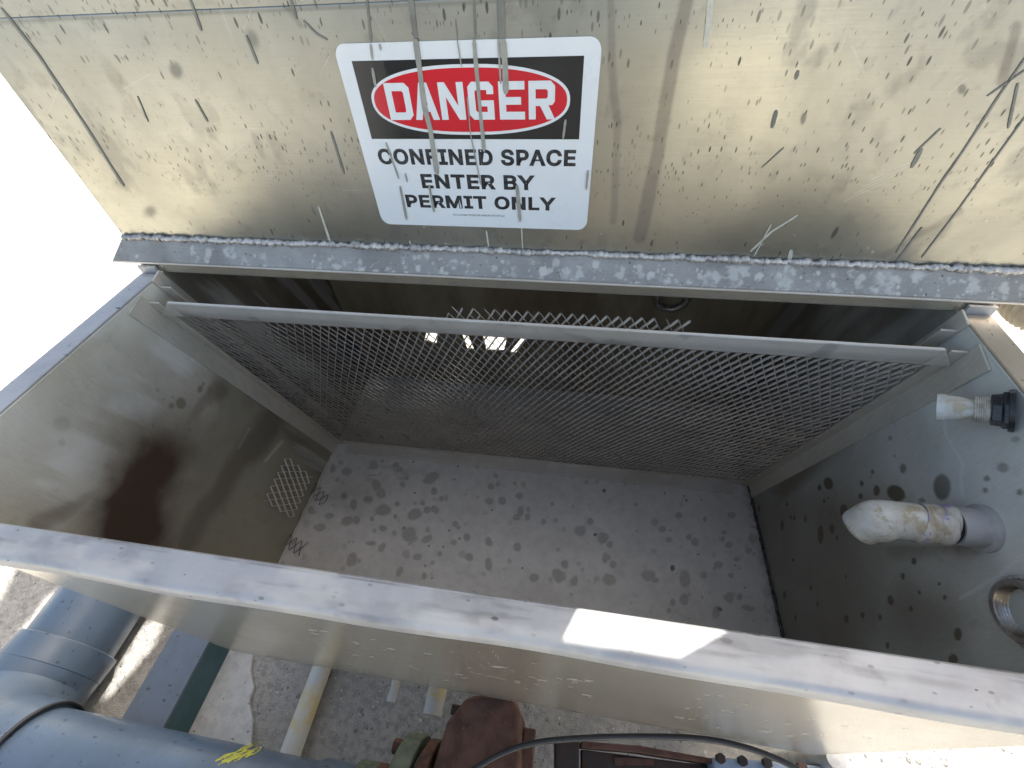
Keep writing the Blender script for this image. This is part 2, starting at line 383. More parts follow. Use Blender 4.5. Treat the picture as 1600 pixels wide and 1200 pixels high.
FL = [(500,297,25,22,0),(432,285,14,20,0),(625,268,22,20,0),(668,247,10,8,0),(732,268,16,14,-.6),(750,287,16,13,0),(640,365,22,28,0),(662,405,24,22,0),(598,432,22,18,0),(672,482,38,28,0),(900,328,38,24,-.6),(917,392,17,20,0),(825,502,34,24,-.5),(885,483,18,17,0),(922,480,22,18,0),(500,535,32,20,-.5),(545,530,18,20,0),(365,565,30,18,0),(328,485,20,18,0),(410,510,22,16,0),(800,605,32,34,0),(885,622,30,18,-.6),(668,662,15,26,.5),(612,642,24,12,0),(525,720,24,34,.2),(840,705,22,16,0),(752,778,15,26,.5),(870,800,12,20,0),(1182,440,20,17,0),(1246,438,18,17,0),(1328,418,18,14,0),(1335,490,15,22,0),(1313,520,16,14,0),(1367,515,13,18,0),(1193,372,15,16,0),(1020,550,16,14,0),(1036,568,12,10,0),(1075,615,18,20,0),(1178,630,14,22,0),(1315,660,18,20,0),(1085,710,20,20,0),(1180,745,18,36,0),(1445,540,14,16,0),(1545,745,18,20,0),(1510,790,26,24,0),(1395,810,20,22,0),(1595,820,14,26,0),(668,570,16,16,0),(740,452,13,14,0),(732,515,10,12,0),(865,452,11,10,0),(952,428,12,14,0),(945,692,12,14,0),(787,330,10,9,0),(618,525,12,14,0),(530,455,18,22,0),(485,415,16,16,0),(1485,455,10,10,0),(1215,318,11,9,0),(1305,355,8,7,0),(1015,335,9,8,0)]
FS = [(380+x/3.077, 640+y/3.077, rx/3.077, ry/3.077, a, .8, .22) for x, y, rx, ry, a in FL]
FL2 = [(130,540,25,24,0),(178,500,15,17,0),(235,575,24,28,.4),(262,602,14,16,0),(245,662,12,22,0),(280,692,15,18,0),(40,745,26,28,0),(103,768,16,20,0),(262,757,30,24,0),(440,740,30,26,0),(600,755,22,38,0),(598,850,20,26,0),(545,860,10,16,0),(740,905,20,30,0),(800,838,20,22,0),(648,590,17,20,0),(618,568,12,12,0),(530,580,16,14,0),(500,535,17,15,0),(572,470,15,13,0),(690,488,10,13,0),(808,470,18,14,0),(775,548,14,12,0),(770,577,12,14,0),(796,604,16,16,0),(832,668,17,13,0),(752,693,20,16,0),(685,740,16,16,0),(805,740,14,12,0),(905,575,22,22,0),(885,630,16,14,0),(470,760,18,14,0),(845,838,14,18,0),(60,690,14,16,0),(910,525,20,9,.3),(880,885,30,12,.2)]
FS += [(860+x/2.857, 640+y/2.857, rx/2.857, ry/2.857, a, .75, .25) for x, y, rx, ry, a in FL2]
FK = [(860+x/2.857, 640+y/2.857, r/2.857, r2/2.857, a, 1, .2) for x, y, r, r2, a in [(545,707,10,13,0),(755,890,15,8,.6),(200,558,8,7,0),(240,362,7,8,0),(678,838,4,4,0),(608,405,5,5,0),(510,373,4,4,0),(597,385,4,4,0),(675,402,4,3,0),(660,646,4,4,0),(826,696,4,4,0),(868,794,4,4,0)]]
FK += [(380+x/3.077, 640+y/3.077, 1.5, 1.5, 0, 1, .2) for x, y in [(825,400),(775,569),(990,581),(962,660),(893,655),(1040,620),(1342,762),(908,810),(875,750),(1032,273),(818,252),(1197,483)]]
def floor_mask(V, u, v):
    px, py = topx(V); w = warp(u, v, 45, 3); w2 = fbm(u, v, 130, 3, 9)
    small = []
    for i in range(190):
        cx, cy = rng.uniform(430, 1215), rng.uniform(700, 985); r = rng.uniform(1, 4.2)*(1 if rng.random() < .8 else 1.6)
        small.append((cx, cy, r, r*rng.uniform(.8, 1.3), 0, rng.uniform(.3, .75), .35))
    R = blobs(px, py, w*1.3, FS+small)*(.8+.35*w2)
    K = blobs(px, py, w*.5, FK)
    G = .5*K
    R = np.maximum(R, K)
    # brown film near the front and left, grime along the right seam and in the corner
    G = np.maximum(G, .22*sstep(860, 960, py)*fbm(u, v, 4, 4, 5))
    seam = WT-u
    R = np.maximum(R, .9*sstep(.035, .004, seam+.02*w)*sstep(.25, .6, fbm(u, v, 18, 4, 8)+.35*sstep(850, 960, py)))
    R = np.maximum(R, .8*sstep(.5, .7, fbm(u*1., v*3, 16, 4, 21))*np.exp(-((px-600)/45)**2-((py-742)/14)**2))
    G = np.maximum(G, .35*np.exp(-((px-540)/45)**2-((py-780)/25)**2)*fbm(u, v, 25, 3, 4)*1.4)
    B = .5*np.exp(-((px-500)/22)**2-((py-795)/22)**2)*sstep(.4, .6, fbm(u, v, 30, 4, 6))
    B = np.maximum(B, .35*np.exp(-((px-560)/30)**2-((py-722)/18)**2)*sstep(.4, .7, fbm(u, v, 25, 4, 7)))
    B = np.maximum(B, .9*((abs(px-828) < 2.2) & (abs(py-881-(828-px)*.8) < 2)))
    rear_shade = sstep(.0, .05, V[:, 1]); G = np.maximum(G, rear_shade*(.02+.2*fbm(u, v, 6, 4, 61))); B = B*(1-rear_shade)  # rear floor browned to deepen the shade behind the screen
    return np.stack([R, G, B], 1)
grid_plate('tank_floor', (0, YF, 0), (1, 0, 0), (0, 1, 0), WT, YB-YF, .0022, .006, M['floor'], tank, floor_mask)

def left_mask(V, u, v):
    px, py = topx(V); y = V[:, 1]; z = V[:, 2]
    w = warp(y, z, 14, 2); f = fbm(y, z, 9, 5, 11)
    d, t = poly_dist(px+w*14, py+w*10, [(255, 690), (232, 740), (205, 800), (190, 860)])
    d = np.maximum(d+26*(f-.5)+14*(fbm(y, z, 40, 3, 19)-.5), 0); G = np.clip((.78*np.exp(-(d/48)**2)*sstep(600, 800, py-.3*(px-200))+.55*np.exp(-(d/115)**2))*(.62+.7*fbm(y, z, 7, 5, 29)), 0, .97)
    d2, t2 = poly_dist(px+w*8, py, [(455, 615), (425, 660), (370, 730), (320, 800), (290, 850)])
    G = np.maximum(G, .62*sstep(34, 6, d2+20*(f-.5)))
    d3, t3 = poly_dist(px+w*10, py+w*8, [(340, 610), (270, 690), (150, 770), (60, 820)])
    G = np.maximum(G, .55*sstep(30, 4, d3+22*(f-.5)))
    G = np.maximum(G, .3*sstep(.48, .7, fbm(y, z, 5, 5, 31))*sstep(.62, .5, z))
    # olive film in the lower two thirds
    R = .62*sstep(.66, .52, z+.05*w+.12*(f-.5))
    sp = [(283,630,7,8,0,.75,.2),(268,634,4,4,0,.6,.3),(313,608,4,6,.3,.7,.3),(318,600,2.5,3,0,.6,.3),(227,690,8,7,0,.6,.3),(97,662,13,12,0,.35,.4),(97,692,6,6,0,.45,.4),(285,765,5,5,0,.5,.4),(332,665,3,3,0,.6,.3),(345,652,3,3,0,.6,.3),(297,672,3,3,0,.6,.3)]
    for i in range(40):
        sp.append((rng.uniform(200, 430), rng.uniform(600, 760), *(rng.uniform(1, 3, 2)), 0, rng.uniform(.3, .6), .4))
    R = np.maximum(R, blobs(px, py, w, sp))
    # splash line of pale dried drips, upper part of the wall
    st = fbm(y*26+z*6, z*3.2, 1.0, 4, 17); edge = sstep(.81, .74, z+.04*w)*sstep(.635, .69, z+.03*w)*sstep(-.68, -.6, y)
    B = .42*edge*sstep(.42, .62, st)+.16*sstep(.64, .72, z)*sstep(.35, .65, f)
    tr = sstep(.50, .62, fbm(y*9+z*5, z*9-y*4, 1., 4, 23))*sstep(.80, .87, z)
    B = np.maximum(B, .3*tr)
    for line in ([(195, 650), (235, 668)], [(65, 775), (105, 790)], [(415, 720), (440, 690)], [(390, 670), (372, 700)]):
        d, t = poly_dist(px+w*3, py, line); B = np.maximum(B, .3*sstep(3.5, .6, d))
    # back compartment end: brown streaks, plus browning that deepens its shade
    B = B*(1-.9*np.clip(G*1.4, 0, 1))
    bk = sstep(-.20, -.14, y)
    G = np.maximum(G, bk*(.2+.55*sstep(.3, .6, fbm(y*12+z*4, z*2, 1., 4, 41))))
    B = np.maximum(B*(1-bk), bk*.22*sstep(.55, .66, fbm(y*30+z*9, z*3, 1., 4, 43)))
    return np.stack([R*(1-.4*G), G, B], 1)
grid_plate('tank_wall', (0, YF+.008, 0), (0, 1, 0), (0, 0, 1), YB-YF-.008, H-.004, .0026, .006, M['wall'], tank, left_mask)

RSP = [(428,40,19,26,-.2),(393,58,9,13,0),(412,112,7,11,0),(428,100,5,6,0),(492,150,16,26,0),(443,225,11,20,0),(397,250,13,42,0),(463,263,5,9,0),(240,212,8,22,0),(335,187,6,14,0),(290,180,5,11,0),(275,178,5,11,0),(682,517,14,22,-.2),(502,593,11,20,0),(568,577,9,15,0),(640,585,8,14,0),(357,465,6,11,0),(250,495,7,18,0),(295,588,6,14,0),(625,70,13,22,0),(705,80,42,32,.6),(892,55,36,54,0),(565,40,9,12,0),(560,92,9,14,0),(957,655,15,26,0),(937,757,20,22,0),(800,485,7,10,0),(880,450,7,8,0),(765,552,9,13,0),(732,418,9,14,0),(778,357,10,14,0),(1207,75,11,13,0),(1075,20,12,12,0),(1068,68,9,10,0),(903,505,8,10,0),(260,125,6,9,0),(146,142,5,15,0),(385,530,5,8,0),(670,700,7,14,0),(285,353,6,8,0),(500,420,5,8,0)]
RS = [(1130+x/2.609, 740+y/2.609, rx/2.609, ry/2.609, a, .92, .16) for x, y, rx, ry, a in RSP]
RS += [(1130+x/3.157, 440+y/3.157, rx/3.157, ry/3.157, 0, s_, .25) for x, y, rx, ry, s_ in [(887,922,18,28,.7),(737,938,10,13,.8),(823,772,10,14,.6),(1440,778,22,16,.5),(1378,918,28,22,.6),(1300,973,16,14,.45),(1467,1040,18,14,.6),(1293,1030,14,14,.4),(760,1032,15,26,.8),(684,998,11,18,.55),(980,1080,18,14,.6),(845,860,7,9,.6),(730,960,6,8,.5)]]
def right_mask(V, u, v):
    px, py = topx(V); y = V[:, 1]; z = V[:, 2]; w = warp(y, z, 16, 5); f = fbm(y, z, 8, 5, 13)
    R = blobs(px, py, w*.8, RS)
    film = .34*sstep(.66, .50, z+.04*w+.1*(f-.5))
    R = np.maximum(R, film)
    G = .75*sstep(1420, 1320, px+50*(f-.5)*2)*sstep(730, 810, py)*(.5+.5*f)
    d, t = poly_dist(px, py, [(1395, 855), (1480, 850), (1520, 848)]); G = np.maximum(G, .5*sstep(30, 5, d+10*w)*sstep(845, 856, py))
    G = np.maximum(G, .5*sstep(110, 20, np.hypot(px-1440, (py-960)*1.2)+40*(f-.5)))
    B = .22*sstep(.62, .74, z+.03*w)*sstep(.35, .65, f)
    for line in ([(1535, 575), (1500, 606)], [(1478, 655), (1480, 680), (1493, 705), (1505, 725), (1500, 745), (1505, 775)], [(1600, 865), (1560, 900), (1500, 935)], [(1412, 598), (1455, 560)]):
        d, t = poly_dist(px+w*5, py+w*5, line); B = np.maximum(B, .38*sstep(4.5, .8, d)*(.6+.8*f))
    B = B*(1-.9*np.clip(G*1.4, 0, 1))
    bk = sstep(-.20, -.14, y)  # rear end streaked and browned, deepening the compartment's shade
    G = np.maximum(G, bk*(.25+.45*sstep(.35, .6, fbm(y*14+z*4, z*2, 1., 4, 51))))
    return np.stack([R, G, B], 1)
grid_plate('tank_wall', (WT, YB, 0), (0, -1, 0), (0, 0, 1), YB-YF-.008, H-.004, .0026, .006, M['wall_right'], tank, right_mask)

def front_mask(V, u, v):
    px, py = topx(V); w = warp(u, v, 20, 6); B = np.zeros_like(px)
    R = .35*sstep(.18, .02, V[:, 2])*fbm(u, v, 10, 4, 3)
    for i in range(80):
        cx = rng.uniform(480, 1420); cy = 985+(cx-560)*.17+rng.uniform(5, 58); L = rng.uniform(3, 14)
        d, t = poly_dist(px, py, [(cx, cy), (cx+L, cy+L*.14)]); B = np.maximum(B, rng.uniform(.1, .36)*sstep(1.2, .2, d))
    for line in ([(747, 1018), (768, 1042)], [(735, 1028), (760, 1045)], [(640, 1040), (655, 1048)], [(770, 1018), (785, 1035)], [(735, 1050), (790, 1062)]):
        d, t = poly_dist(px, py, line); B = np.maximum(B, .14*sstep(1.3, .2, d))
    G = .5*np.exp(-((px-790)/45)**2-((py-1083)/9)**2)  # brown patch painted where the pump's shadow falls
    return np.stack([R, G, B], 1)
fw = grid_plate('tank_wall', (-.006, YF, -.004), (1, 0, 0), (0, 0, 1), WT+.012, H-.026, .0024, .008, M['front'], tank, front_mask)

# back wall with openings cut to give bright patches through the screen
holes = [[(671, 500), (687, 501), (682, 537), (663, 532)], [(714, 500), (722, 502), (741, 546), (730, 545)],
         [(750, 506), (797, 510), (787, 548), (760, 547)], [(826, 514), (834, 516), (806, 552), (797, 550)]]
hp = [[(PY(*p, YB)[0], PY(*p, YB)[2]) for p in h] for h in holes]
me = flat_fill([[(-.006, -.006), (WT+.006, -.006), (WT+.006, H-.004), (-.006, H-.004)]]+hp, .003, basis((0, YB+.0025, 0), (1, 0, 0), (0, 0, 1)))
finish('tank_wall', me, M['backwall'], tank)

b = MB(); b.box((.15, YB+.0056, .375), (.95, YB+.38, .381)); b.build('sun_hood', M['guide'], tank)  # unseen hood added to keep sun off the rear floor
# rims
def lip_mask(V, u, v):
    px, py = topx(V); f = fbm(u, v*1.5, 14, 5, 8)
    B = .0*f; R = .25*sstep(.52, .7, fbm(u*.6, v*2.5, 22, 5, 3))
    d, t = poly_dist(px, py+6*(f-.5), [(280, 862), (700, 925), (1400, 1035), (1600, 1066)])
    R = np.maximum(R, .4*sstep(1.5, .4, d)*sstep(.4, .6, fbm(u, v, 9, 3, 2)))
    return np.stack([R, 0*R, B], 1)
def rounded_strip(p_in, p_out, x0, x1, r, drop, res):   # cross-section in y,z of a folded edge: flat top, rounded bend, short drop
    prof = [(p_in, H-.012), (p_in, H-.002), (p_in-.002, H)]
    n = 8
    for k in range(16): prof.append((p_in-.004-(p_in-p_out-r-.004)*k/15, H))
    for k in range(1, n+1):
        a = math.pi/2*k/n; prof.append((p_out+r-r*math.sin(a), H-r+r*math.cos(a)))
    prof.append((p_out, H-drop)); prof.append((p_out+.004, H-drop)); prof.append((p_out+.004, H-.012))
    return prof
prof = rounded_strip(LIPI, LIPO, 0, 0, .009, .026, 0)
nx = 800; xs = np.linspace(-.044, WT+.044, nx); vv = []
for x in xs:
    wob = .0012*math.sin(x*9)+.0008*math.sin(x*23+1)
    vv += [(x, y+wob*(1 if y < LIPI-.02 else 0), z) for y, z in prof]
m_ = len(prof); ff = [(i*m_+j, i*m_+(j+1) % m_, (i+1)*m_+(j+1) % m_, (i+1)*m_+j) for i in range(nx-1) for j in range(m_)]
b = MB(); b.add(vv, ff+[tuple(range(m_)), tuple(range((nx-1)*m_, nx*m_))[::-1]])
o = b.build('rim', M['rim'], tank, smooth=35)
V = np.array([v.co[:] for v in o.data.vertices])+np.array([WT/2, 0, 0]); u, v = V[:, 0], V[:, 1]
c = np.ones((len(V), 4), np.float32); f = fbm(u*.7, v*1.6, 30, 5, 81)
c[:, 0] = .17*sstep(.50, .70, f)+.26*sstep(.6, .75, fbm(u*.25, v*3, 40, 4, 83)); c[:, 1] = .10*sstep(.5, .7, fbm(u, v, 9, 3, 85)); c[:, 2] = .5*sstep(.52, .72, fbm(u*.6, v*1.5, 22, 5, 87))
d, t = poly_dist(*topx(V), [(280, 862), (700, 925), (1400, 1035), (1600, 1066)]); c[:, 0] = np.maximum(c[:, 0], .55*sstep(2.2, .6, d+3*(f-.5))*sstep(.42, .6, fbm(u, v, 9, 3, 2)))
a = o.data.attributes.new('st', 'FLOAT_COLOR', 'POINT'); a.data.foreach_set('color', np.clip(c, 0, 1).ravel())
for nm, x0, x1 in (('rim', -.043, 0.0), ('rim', WT, WT+.043)):
    b = MB(); b.box((x0, LIPI-.0008, H-.006), (x1, -.168, H)); xo = x0 if x0 < 0 else x1-.004
    b.box((xo, LIPI-.0008, H-.03), (xo+.004, -.168, H-.0062))
    b.build(nm, M['rim' if x0 < 0 else 'tan_rim'], tank, bevel=.002)
# rear deck, its front edge carries the lid
b = MB(); b.box((-.045, -.158, H-.0035), (WT+.045, YB+.012, H+.02)); b.build('deck_plate', M['front'], tank, bevel=.003)
# end tabs beside the rim
for x0, x1 in ((-.045, -.004), (WT+.004, WT+.045)):
    b = MB(); b.box((x0, -.1655, H-.03), (x1, -.1605, H+.014)); b.build('rim_tab', M['rim'], tank)

# screen guides on both walls (angles) and a second pair behind the mesh
def sp(x, s_, d=0):   # point in the screen's frame: x, up the slope, d in front of it
    return np.array([x, math.sin(TS)*s_-d*math.cos(TS), math.cos(TS)*s_+d*math.sin(TS)])
for sgn, xw in ((1, 0.), (-1, WT)):
    for d0, top in ((.006, .9), (-.034, .895)):
        b = MB()
        X0, X1, X2 = xw+sgn*.0005, xw+sgn*.0045, xw+sgn*.028
        lo, hi = (d0, d0+.046) if d0 > 0 else (d0-.03, d0)
        b.prism([sp(X0, .006, lo), sp(X1, .006, lo), sp(X1, .006, hi), sp(X0, .006, hi)], sp(0, top, 0))
        fl = (d0, d0+.004) if d0 > 0 else (d0-.004, d0)
        b.prism([sp(X1, .006, fl[0]), sp(X2, .006, fl[0]), sp(X2, .006, fl[1]), sp(X1, .006, fl[1])], sp(0, top-.02, 0))
        b.build('screen_guide', M['guide'], tank, bevel=.001)
# angle on the floor in front of the screen
b = MB(); b.box((.05, -.046, .004), (1.44, -.008, .010)); b.box((.012, -.0078, .0006), (1.488, -.0038, .024))
b.build('floor_angle', M['bar'], tank, bevel=.001)
# corner welds
def bead(p0, p1, r, step, jit=.25, seg=8):
    p0 = np.array(p0, float); p1 = np.array(p1, float); L = np.linalg.norm(p1-p0); n = int(L/step*5)
    P = []; R = []; amp = 1; side = np.zeros(3)
    for i in range(n+1):
        ph = (i % 5)/5
        if i % 5 == 0: amp = 1+random.uniform(-jit, jit); side = np.array([random.uniform(-1, 1) for _ in range(3)])*r*.25
        P.append(p0+(p1-p0)*i/n+side); R.append(r*amp*(.72+.4*math.sin(math.pi*(ph*.8+.1))))
    b = MB(); b.tube(P, R, seg); return b
bead((WT-.003, -.01, .003), (WT-.003, YF+.01, .003), .0045, .012).build('corner_weld', M['weld_dark'], tank, smooth=60)
bead((.003, -.01, .002), (.003, YF+.01, .002), .004, .012).build('corner_weld', M['guide'], tank, smooth=60)
# threaded coupling welded in the right wall
cc = PX(1612, 958, WT); cy_, cz_ = cc[1], cc[2]
def ringpts(x, r, n=40): return [(x, cy_+r*math.cos(2*math.pi*k/n), cz_+r*math.sin(2*math.pi*k/n)) for k in range(n)]
def lathe_x(prof, cy, cz, seg=40):
    v = []; n = len(prof)
    for k in range(seg):
        a = 2*math.pi*k/seg; v += [(x, cy+r*math.cos(a), cz+r*math.sin(a)) for x, r in prof]
    f = [(k*n+j, k*n+j+1, ((k+1) % seg)*n+j+1, ((k+1) % seg)*n+j) for k in range(seg) for j in range(n-1)]
    return v, f
pr = [(WT-.001, .040), (WT-.016, .040), (WT-.018, .0385), (WT-.018, .032)]
x = WT-.016
while x < WT+.03: pr += [(x, .030), (x+.002, .0322)]; x += .004
pr += [(WT+.03, .001)]
v, f = lathe_x(pr, cy_, cz_); b = MB(); b.add(v, f); cp = b.build('coupling', M['thread'], tank, smooth=30)
P = []; R = []
for k in range(120):
    a = 2*math.pi*k/120; amp = 1+random.uniform(-.2, .25) if k % 4 == 0 else amp
    P.append((WT-.004, cy_+.043*math.cos(a), cz_+.043*math.sin(a))); R.append(.0045*amp*(.8+.3*math.sin(math.pi*(k % 4)/3)))
b = MB(); b.tube(P, R, 8, closed=True); b.build('weld_bead', M['weld'], cp, smooth='all')
# coupling in the dim back compartment
bc = PY(1050, 462, YB)
P = [(bc[0]+.045*math.cos(a), YB-.012, bc[2]+.045*math.sin(a)) for a in np.linspace(0, 2*math.pi, 33)[:-1]]
b = MB(); b.tube(P, .011, 10, closed=True); b.build('pipe_coupling', M['thread'], tank, smooth='all')
# legs
for x in (.08, WT-.16):
    for y in (-.60, YB-.1):
        b = MB(); b.box((x, y, GZ), (x+.08, y+.08, -.0065)); b.build('leg', M['guide'], tank, bevel=.003)

# ------------------------------------------------------------------ lid
lid = empty('tank_lid', (0.75, YL, ZL), 'raised stainless steel tank lid spattered with dark specks and grey drips, behind the open tank', 'lid')
def lid_mask(V, u, v):
    px, py = topx(V); w = warp(u, v, 12, 4); f = fbm(u, v, 6, 5, 2)
    R = np.zeros_like(px); G = np.zeros_like(px)
    # faint brown run-off streaks
    for line, wd, s_ in (([(1075, 0), (1052, 90), (1030, 230), (1000, 370)], 13, .4), ([(955, 0), (958, 110), (965, 200), (958, 345)], 7, .28), ([(1590, 40), (1565, 130)], 9, .3), ([(1500, 330), (1380, 400)], 5, .2), ([(440, 0), (470, 40)], 5, .25)):
        d, t = poly_dist(px+w*3, py, line); G = np.maximum(G, s_*sstep(wd, wd*.55, d)*(.7+.6*f))
        G = np.maximum(G, s_*.8*sstep(3, .5, abs(d-wd*.8))*f)
    # grey smudges and small blotches
    R = np.maximum(R, .22*sstep(.54, .72, fbm(u, v*.6, 30, 5, 12))*sstep(.4, .6, f))
    k = [(275, 110, 9, 13, -.5, .5, .5), (395, 60, 8, 14, -.4, .4, .6), (235, 330, 9, 8, 0, .5, .8), (1503, 139, 6, 8, .3, .5, .2), (1255, 185, 4, 9, .2, .55, .3)]
    B = np.zeros_like(px)
    R = np.maximum(R, blobs(px, py, w, k))
    R = np.maximum(R, .3*sstep(.0035, .001, abs(v-VT+.004+.001*w)))
    # fine scratches
    for i in range(26):
        x0, y0 = rng.uniform(30, 1580), rng.uniform(5, 350); L = rng.uniform(8, 60); a = rng.choice([0.02, 1.2, -.6, 2.0])+rng.uniform(-.1, .1)
        d, t = poly_dist(px, py, [(x0, y0), (x0+L*math.cos(a), y0+L*math.sin(a))]); B = np.maximum(B, rng.uniform(.1, .35)*sstep(1.1, .2, d))
    for i in range(4):
        x0, y0 = 1345+i*14, 302-i*11; d, t = poly_dist(px, py, [(x0-25, y0+12), (x0+45, y0-20)]); B = np.maximum(B, .3*sstep(1.3, .3, d))
    for i in range(22):
        x0, y0 = rng.uniform(200, 1590), rng.uniform(320, 395); R_ = rng.uniform(.6, 1.6)
        B = np.maximum(B, blobs(px, py, w, [(x0, y0, R_, R_*1.3, 0, .8, .4)]))
    return np.stack([R, G, B], 1)
VT = .345
LP = grid_plate('lid_panel', lidp(XL, 0), (1, 0, 0), LUP, XR-XL, VT, .0017, .004, M['lid'], lid, lid_mask)
# upper part of the lid, bent a little at the crease, with an added cut-out for the rim's sun patch
UPT = TL-.025; UUP = np.array([0, math.sin(UPT), math.cos(UPT)]); UO = lidp(0, VT+.0004)
UN = np.cross((1, 0, 0), UUP)
VU = .80; XE = 1.93
def to_upper(Q):      # where sunlight reaching Q crosses the upper lid
    Q = np.array(Q, float); sd = np.array(SDIR); t = (UN@UO-UN@Q)/(UN@sd); R_ = Q+t*sd
    return R_[0], (R_-UO)@UUP
HOLES = [[to_upper(PZ(*p, H)) for p in [(906, 948), (1148, 985), (1062, 1032), (878, 1006)]]]
print('lid holes', HOLES)
me = flat_fill([[(XL, 0), (XE, 0), (XE, VU), (XL, VU)]]+HOLES, .002, basis(tuple(UO-UN*.002), (1, 0, 0), UUP))
finish('lid_panel', me, M['lid'], lid)
b = MB(); b.prism([lidp(XL, VT-.02, -.0075), lidp(XE, VT-.02, -.0075), lidp(XE, VT+.02, -.0075), lidp(XL, VT+.02, -.0075)], LN*.003); b.build('light_stop_strip', M['lid'], lid)  # unseen backing strip added to stop sun leaking through the seam
b = MB(); b.prism([lidp(XR+.0005, 0, -.004), lidp(XE, 0, -.004), lidp(XE, VT, -.004), lidp(XR+.0005, VT, -.004)], LN*.0038); b.build('lid_panel', M['lid'], lid)
# bottom flange: a bent strip welded to the panel
fy, fz = -.166, .9075
def flange_mask(V, u, v):
    px, py = topx(V); w = warp(u, v, 60, 4); f = fbm(u, v, 20, 4, 2)
    R = .25*f; G = .22*sstep(.5, .7, fbm(u, v, 12, 4, 9))
    k = []
    for i in range(620):
        x0 = rng.uniform(300, 1600) if rng.random() < .85 else rng.uniform(180, 1600); yb = 388+(x0-200)*.031; y0 = yb+rng.uniform(0, 42); r = rng.exponential(1.3)+.7; r = min(r, 6)
        k.append((x0, y0, r, r*rng.uniform(.8, 1.4), 0, rng.uniform(.35, .95), .3))
    for x, y, rx, ry in [(1115, 432, 14, 13), (1155, 426, 18, 10), (1150, 440, 9, 8), (1232, 430, 8, 18), (1332, 427, 8, 7), (1340, 443, 7, 9), (1375, 440, 9, 12), (1388, 448, 8, 7), (1433, 430, 8, 12), (1520, 445, 8, 16), (968, 428, 6, 11), (1000, 419, 4, 5), (305, 390, 7, 8), (355, 395, 8, 9), (365, 400, 5, 6), (870, 410, 6, 7), (885, 423, 8, 6), (905, 427, 7, 7), (656, 403, 5, 6)]:
        k.append((x, y, rx, ry, 0, .7, .25))
    hf = fbm(u, v, 170, 4, 6); B = blobs(px, py, (w+2.2*(hf-.5))*1.6, k)*np.clip(.15+1.35*sstep(.3, .62, fbm(u, v, 90, 4, 16)), 0, 1)
    return np.stack([R, G, B], 1)
FV = np.array([0, YL-.004-fy, ZL-fz]); FLn = np.linalg.norm(FV); FV /= FLn
fo = grid_plate('lid_flange', (XL-.034, fy, fz), (1, 0, 0), FV, XR-XL+.034, FLn, .0016, .004, M['flange'], lid, flange_mask)
# miter of its left end
me = fo.data
co = np.zeros(len(me.vertices)*3, np.float32); me.vertices.foreach_get('co', co); co = co.reshape(-1, 3)
zl = co[:, 2]+ZL; tt = np.clip((zl-fz)/(ZL-fz), 0, 1); xm = XL-.034+.034*tt
xw = co[:, 0]+.75; k = xw < xm; co[k, 0] = xm[k]-.75
me.vertices.foreach_set('co', co.ravel()); me.update()
# thin bright bottom edge bar
b = MB(); b.box((XL-.036, fy-.0025, fz-.0045), (XR, fy+.0045, fz-.0008)); b.build('flange_edge', M['bar'], lid, bevel=.001)
bead((XL+.002, YL-.0045, ZL+.0015), (XR-.01, YL-.0045, ZL+.0015), .0052, .0085, .35).build('weld_bead', M['weld'], lid, smooth='all')
# drips and paint runs that lie on the lid
def ribbon(b, pts, w0, d0, d1, mi=0, uvs=None, taper=True):
    q = [np.array(lid_uv(*p)) for p in pts]
    # resample with a little wander
    Q = []; 
    for a, c in zip(q[:-1], q[1:]):
        n = max(2, int(np.linalg.norm(c-a)/.005))
        Q += [a+(c-a)*i/n for i in range(n)]
    Q.append(q[-1]); n = len(Q); L = []; Rr = []
    for i, p in enumerate(Q):
        t = Q[min(i+1, n-1)]-Q[max(i-1, 0)]; t /= np.linalg.norm(t)+1e-9; nn = np.array([-t[1], t[0]])
        ww = w0/2*(1+.10*math.sin(i*.45+w0*999)+random.uniform(-.07, .07))
        if taper: ww *= min(1, (n-1-i)/1.5+.45)*min(1, i/1.+.6)
        L.append(p+nn*ww); Rr.append(p-nn*ww)
    V = [lidp(*p, d1) for p in L]+[lidp(*p, d1) for p in Rr]+[lidp(*p, d0) for p in L]+[lidp(*p, d0) for p in Rr]
    F = []
    for i in range(n-1):
        F += [(i, i+1, n+i+1, n+i), (2*n+i, 2*n+i+1, i+1, i), (n+i, n+i+1, 3*n+i+1, 3*n+i)]
    F += [(0, n, 3*n, 2*n), (n-1, 2*n-1, 4*n-1, 3*n-1)]
    b.add(V, F, mi)
b = MB()
mm = .001
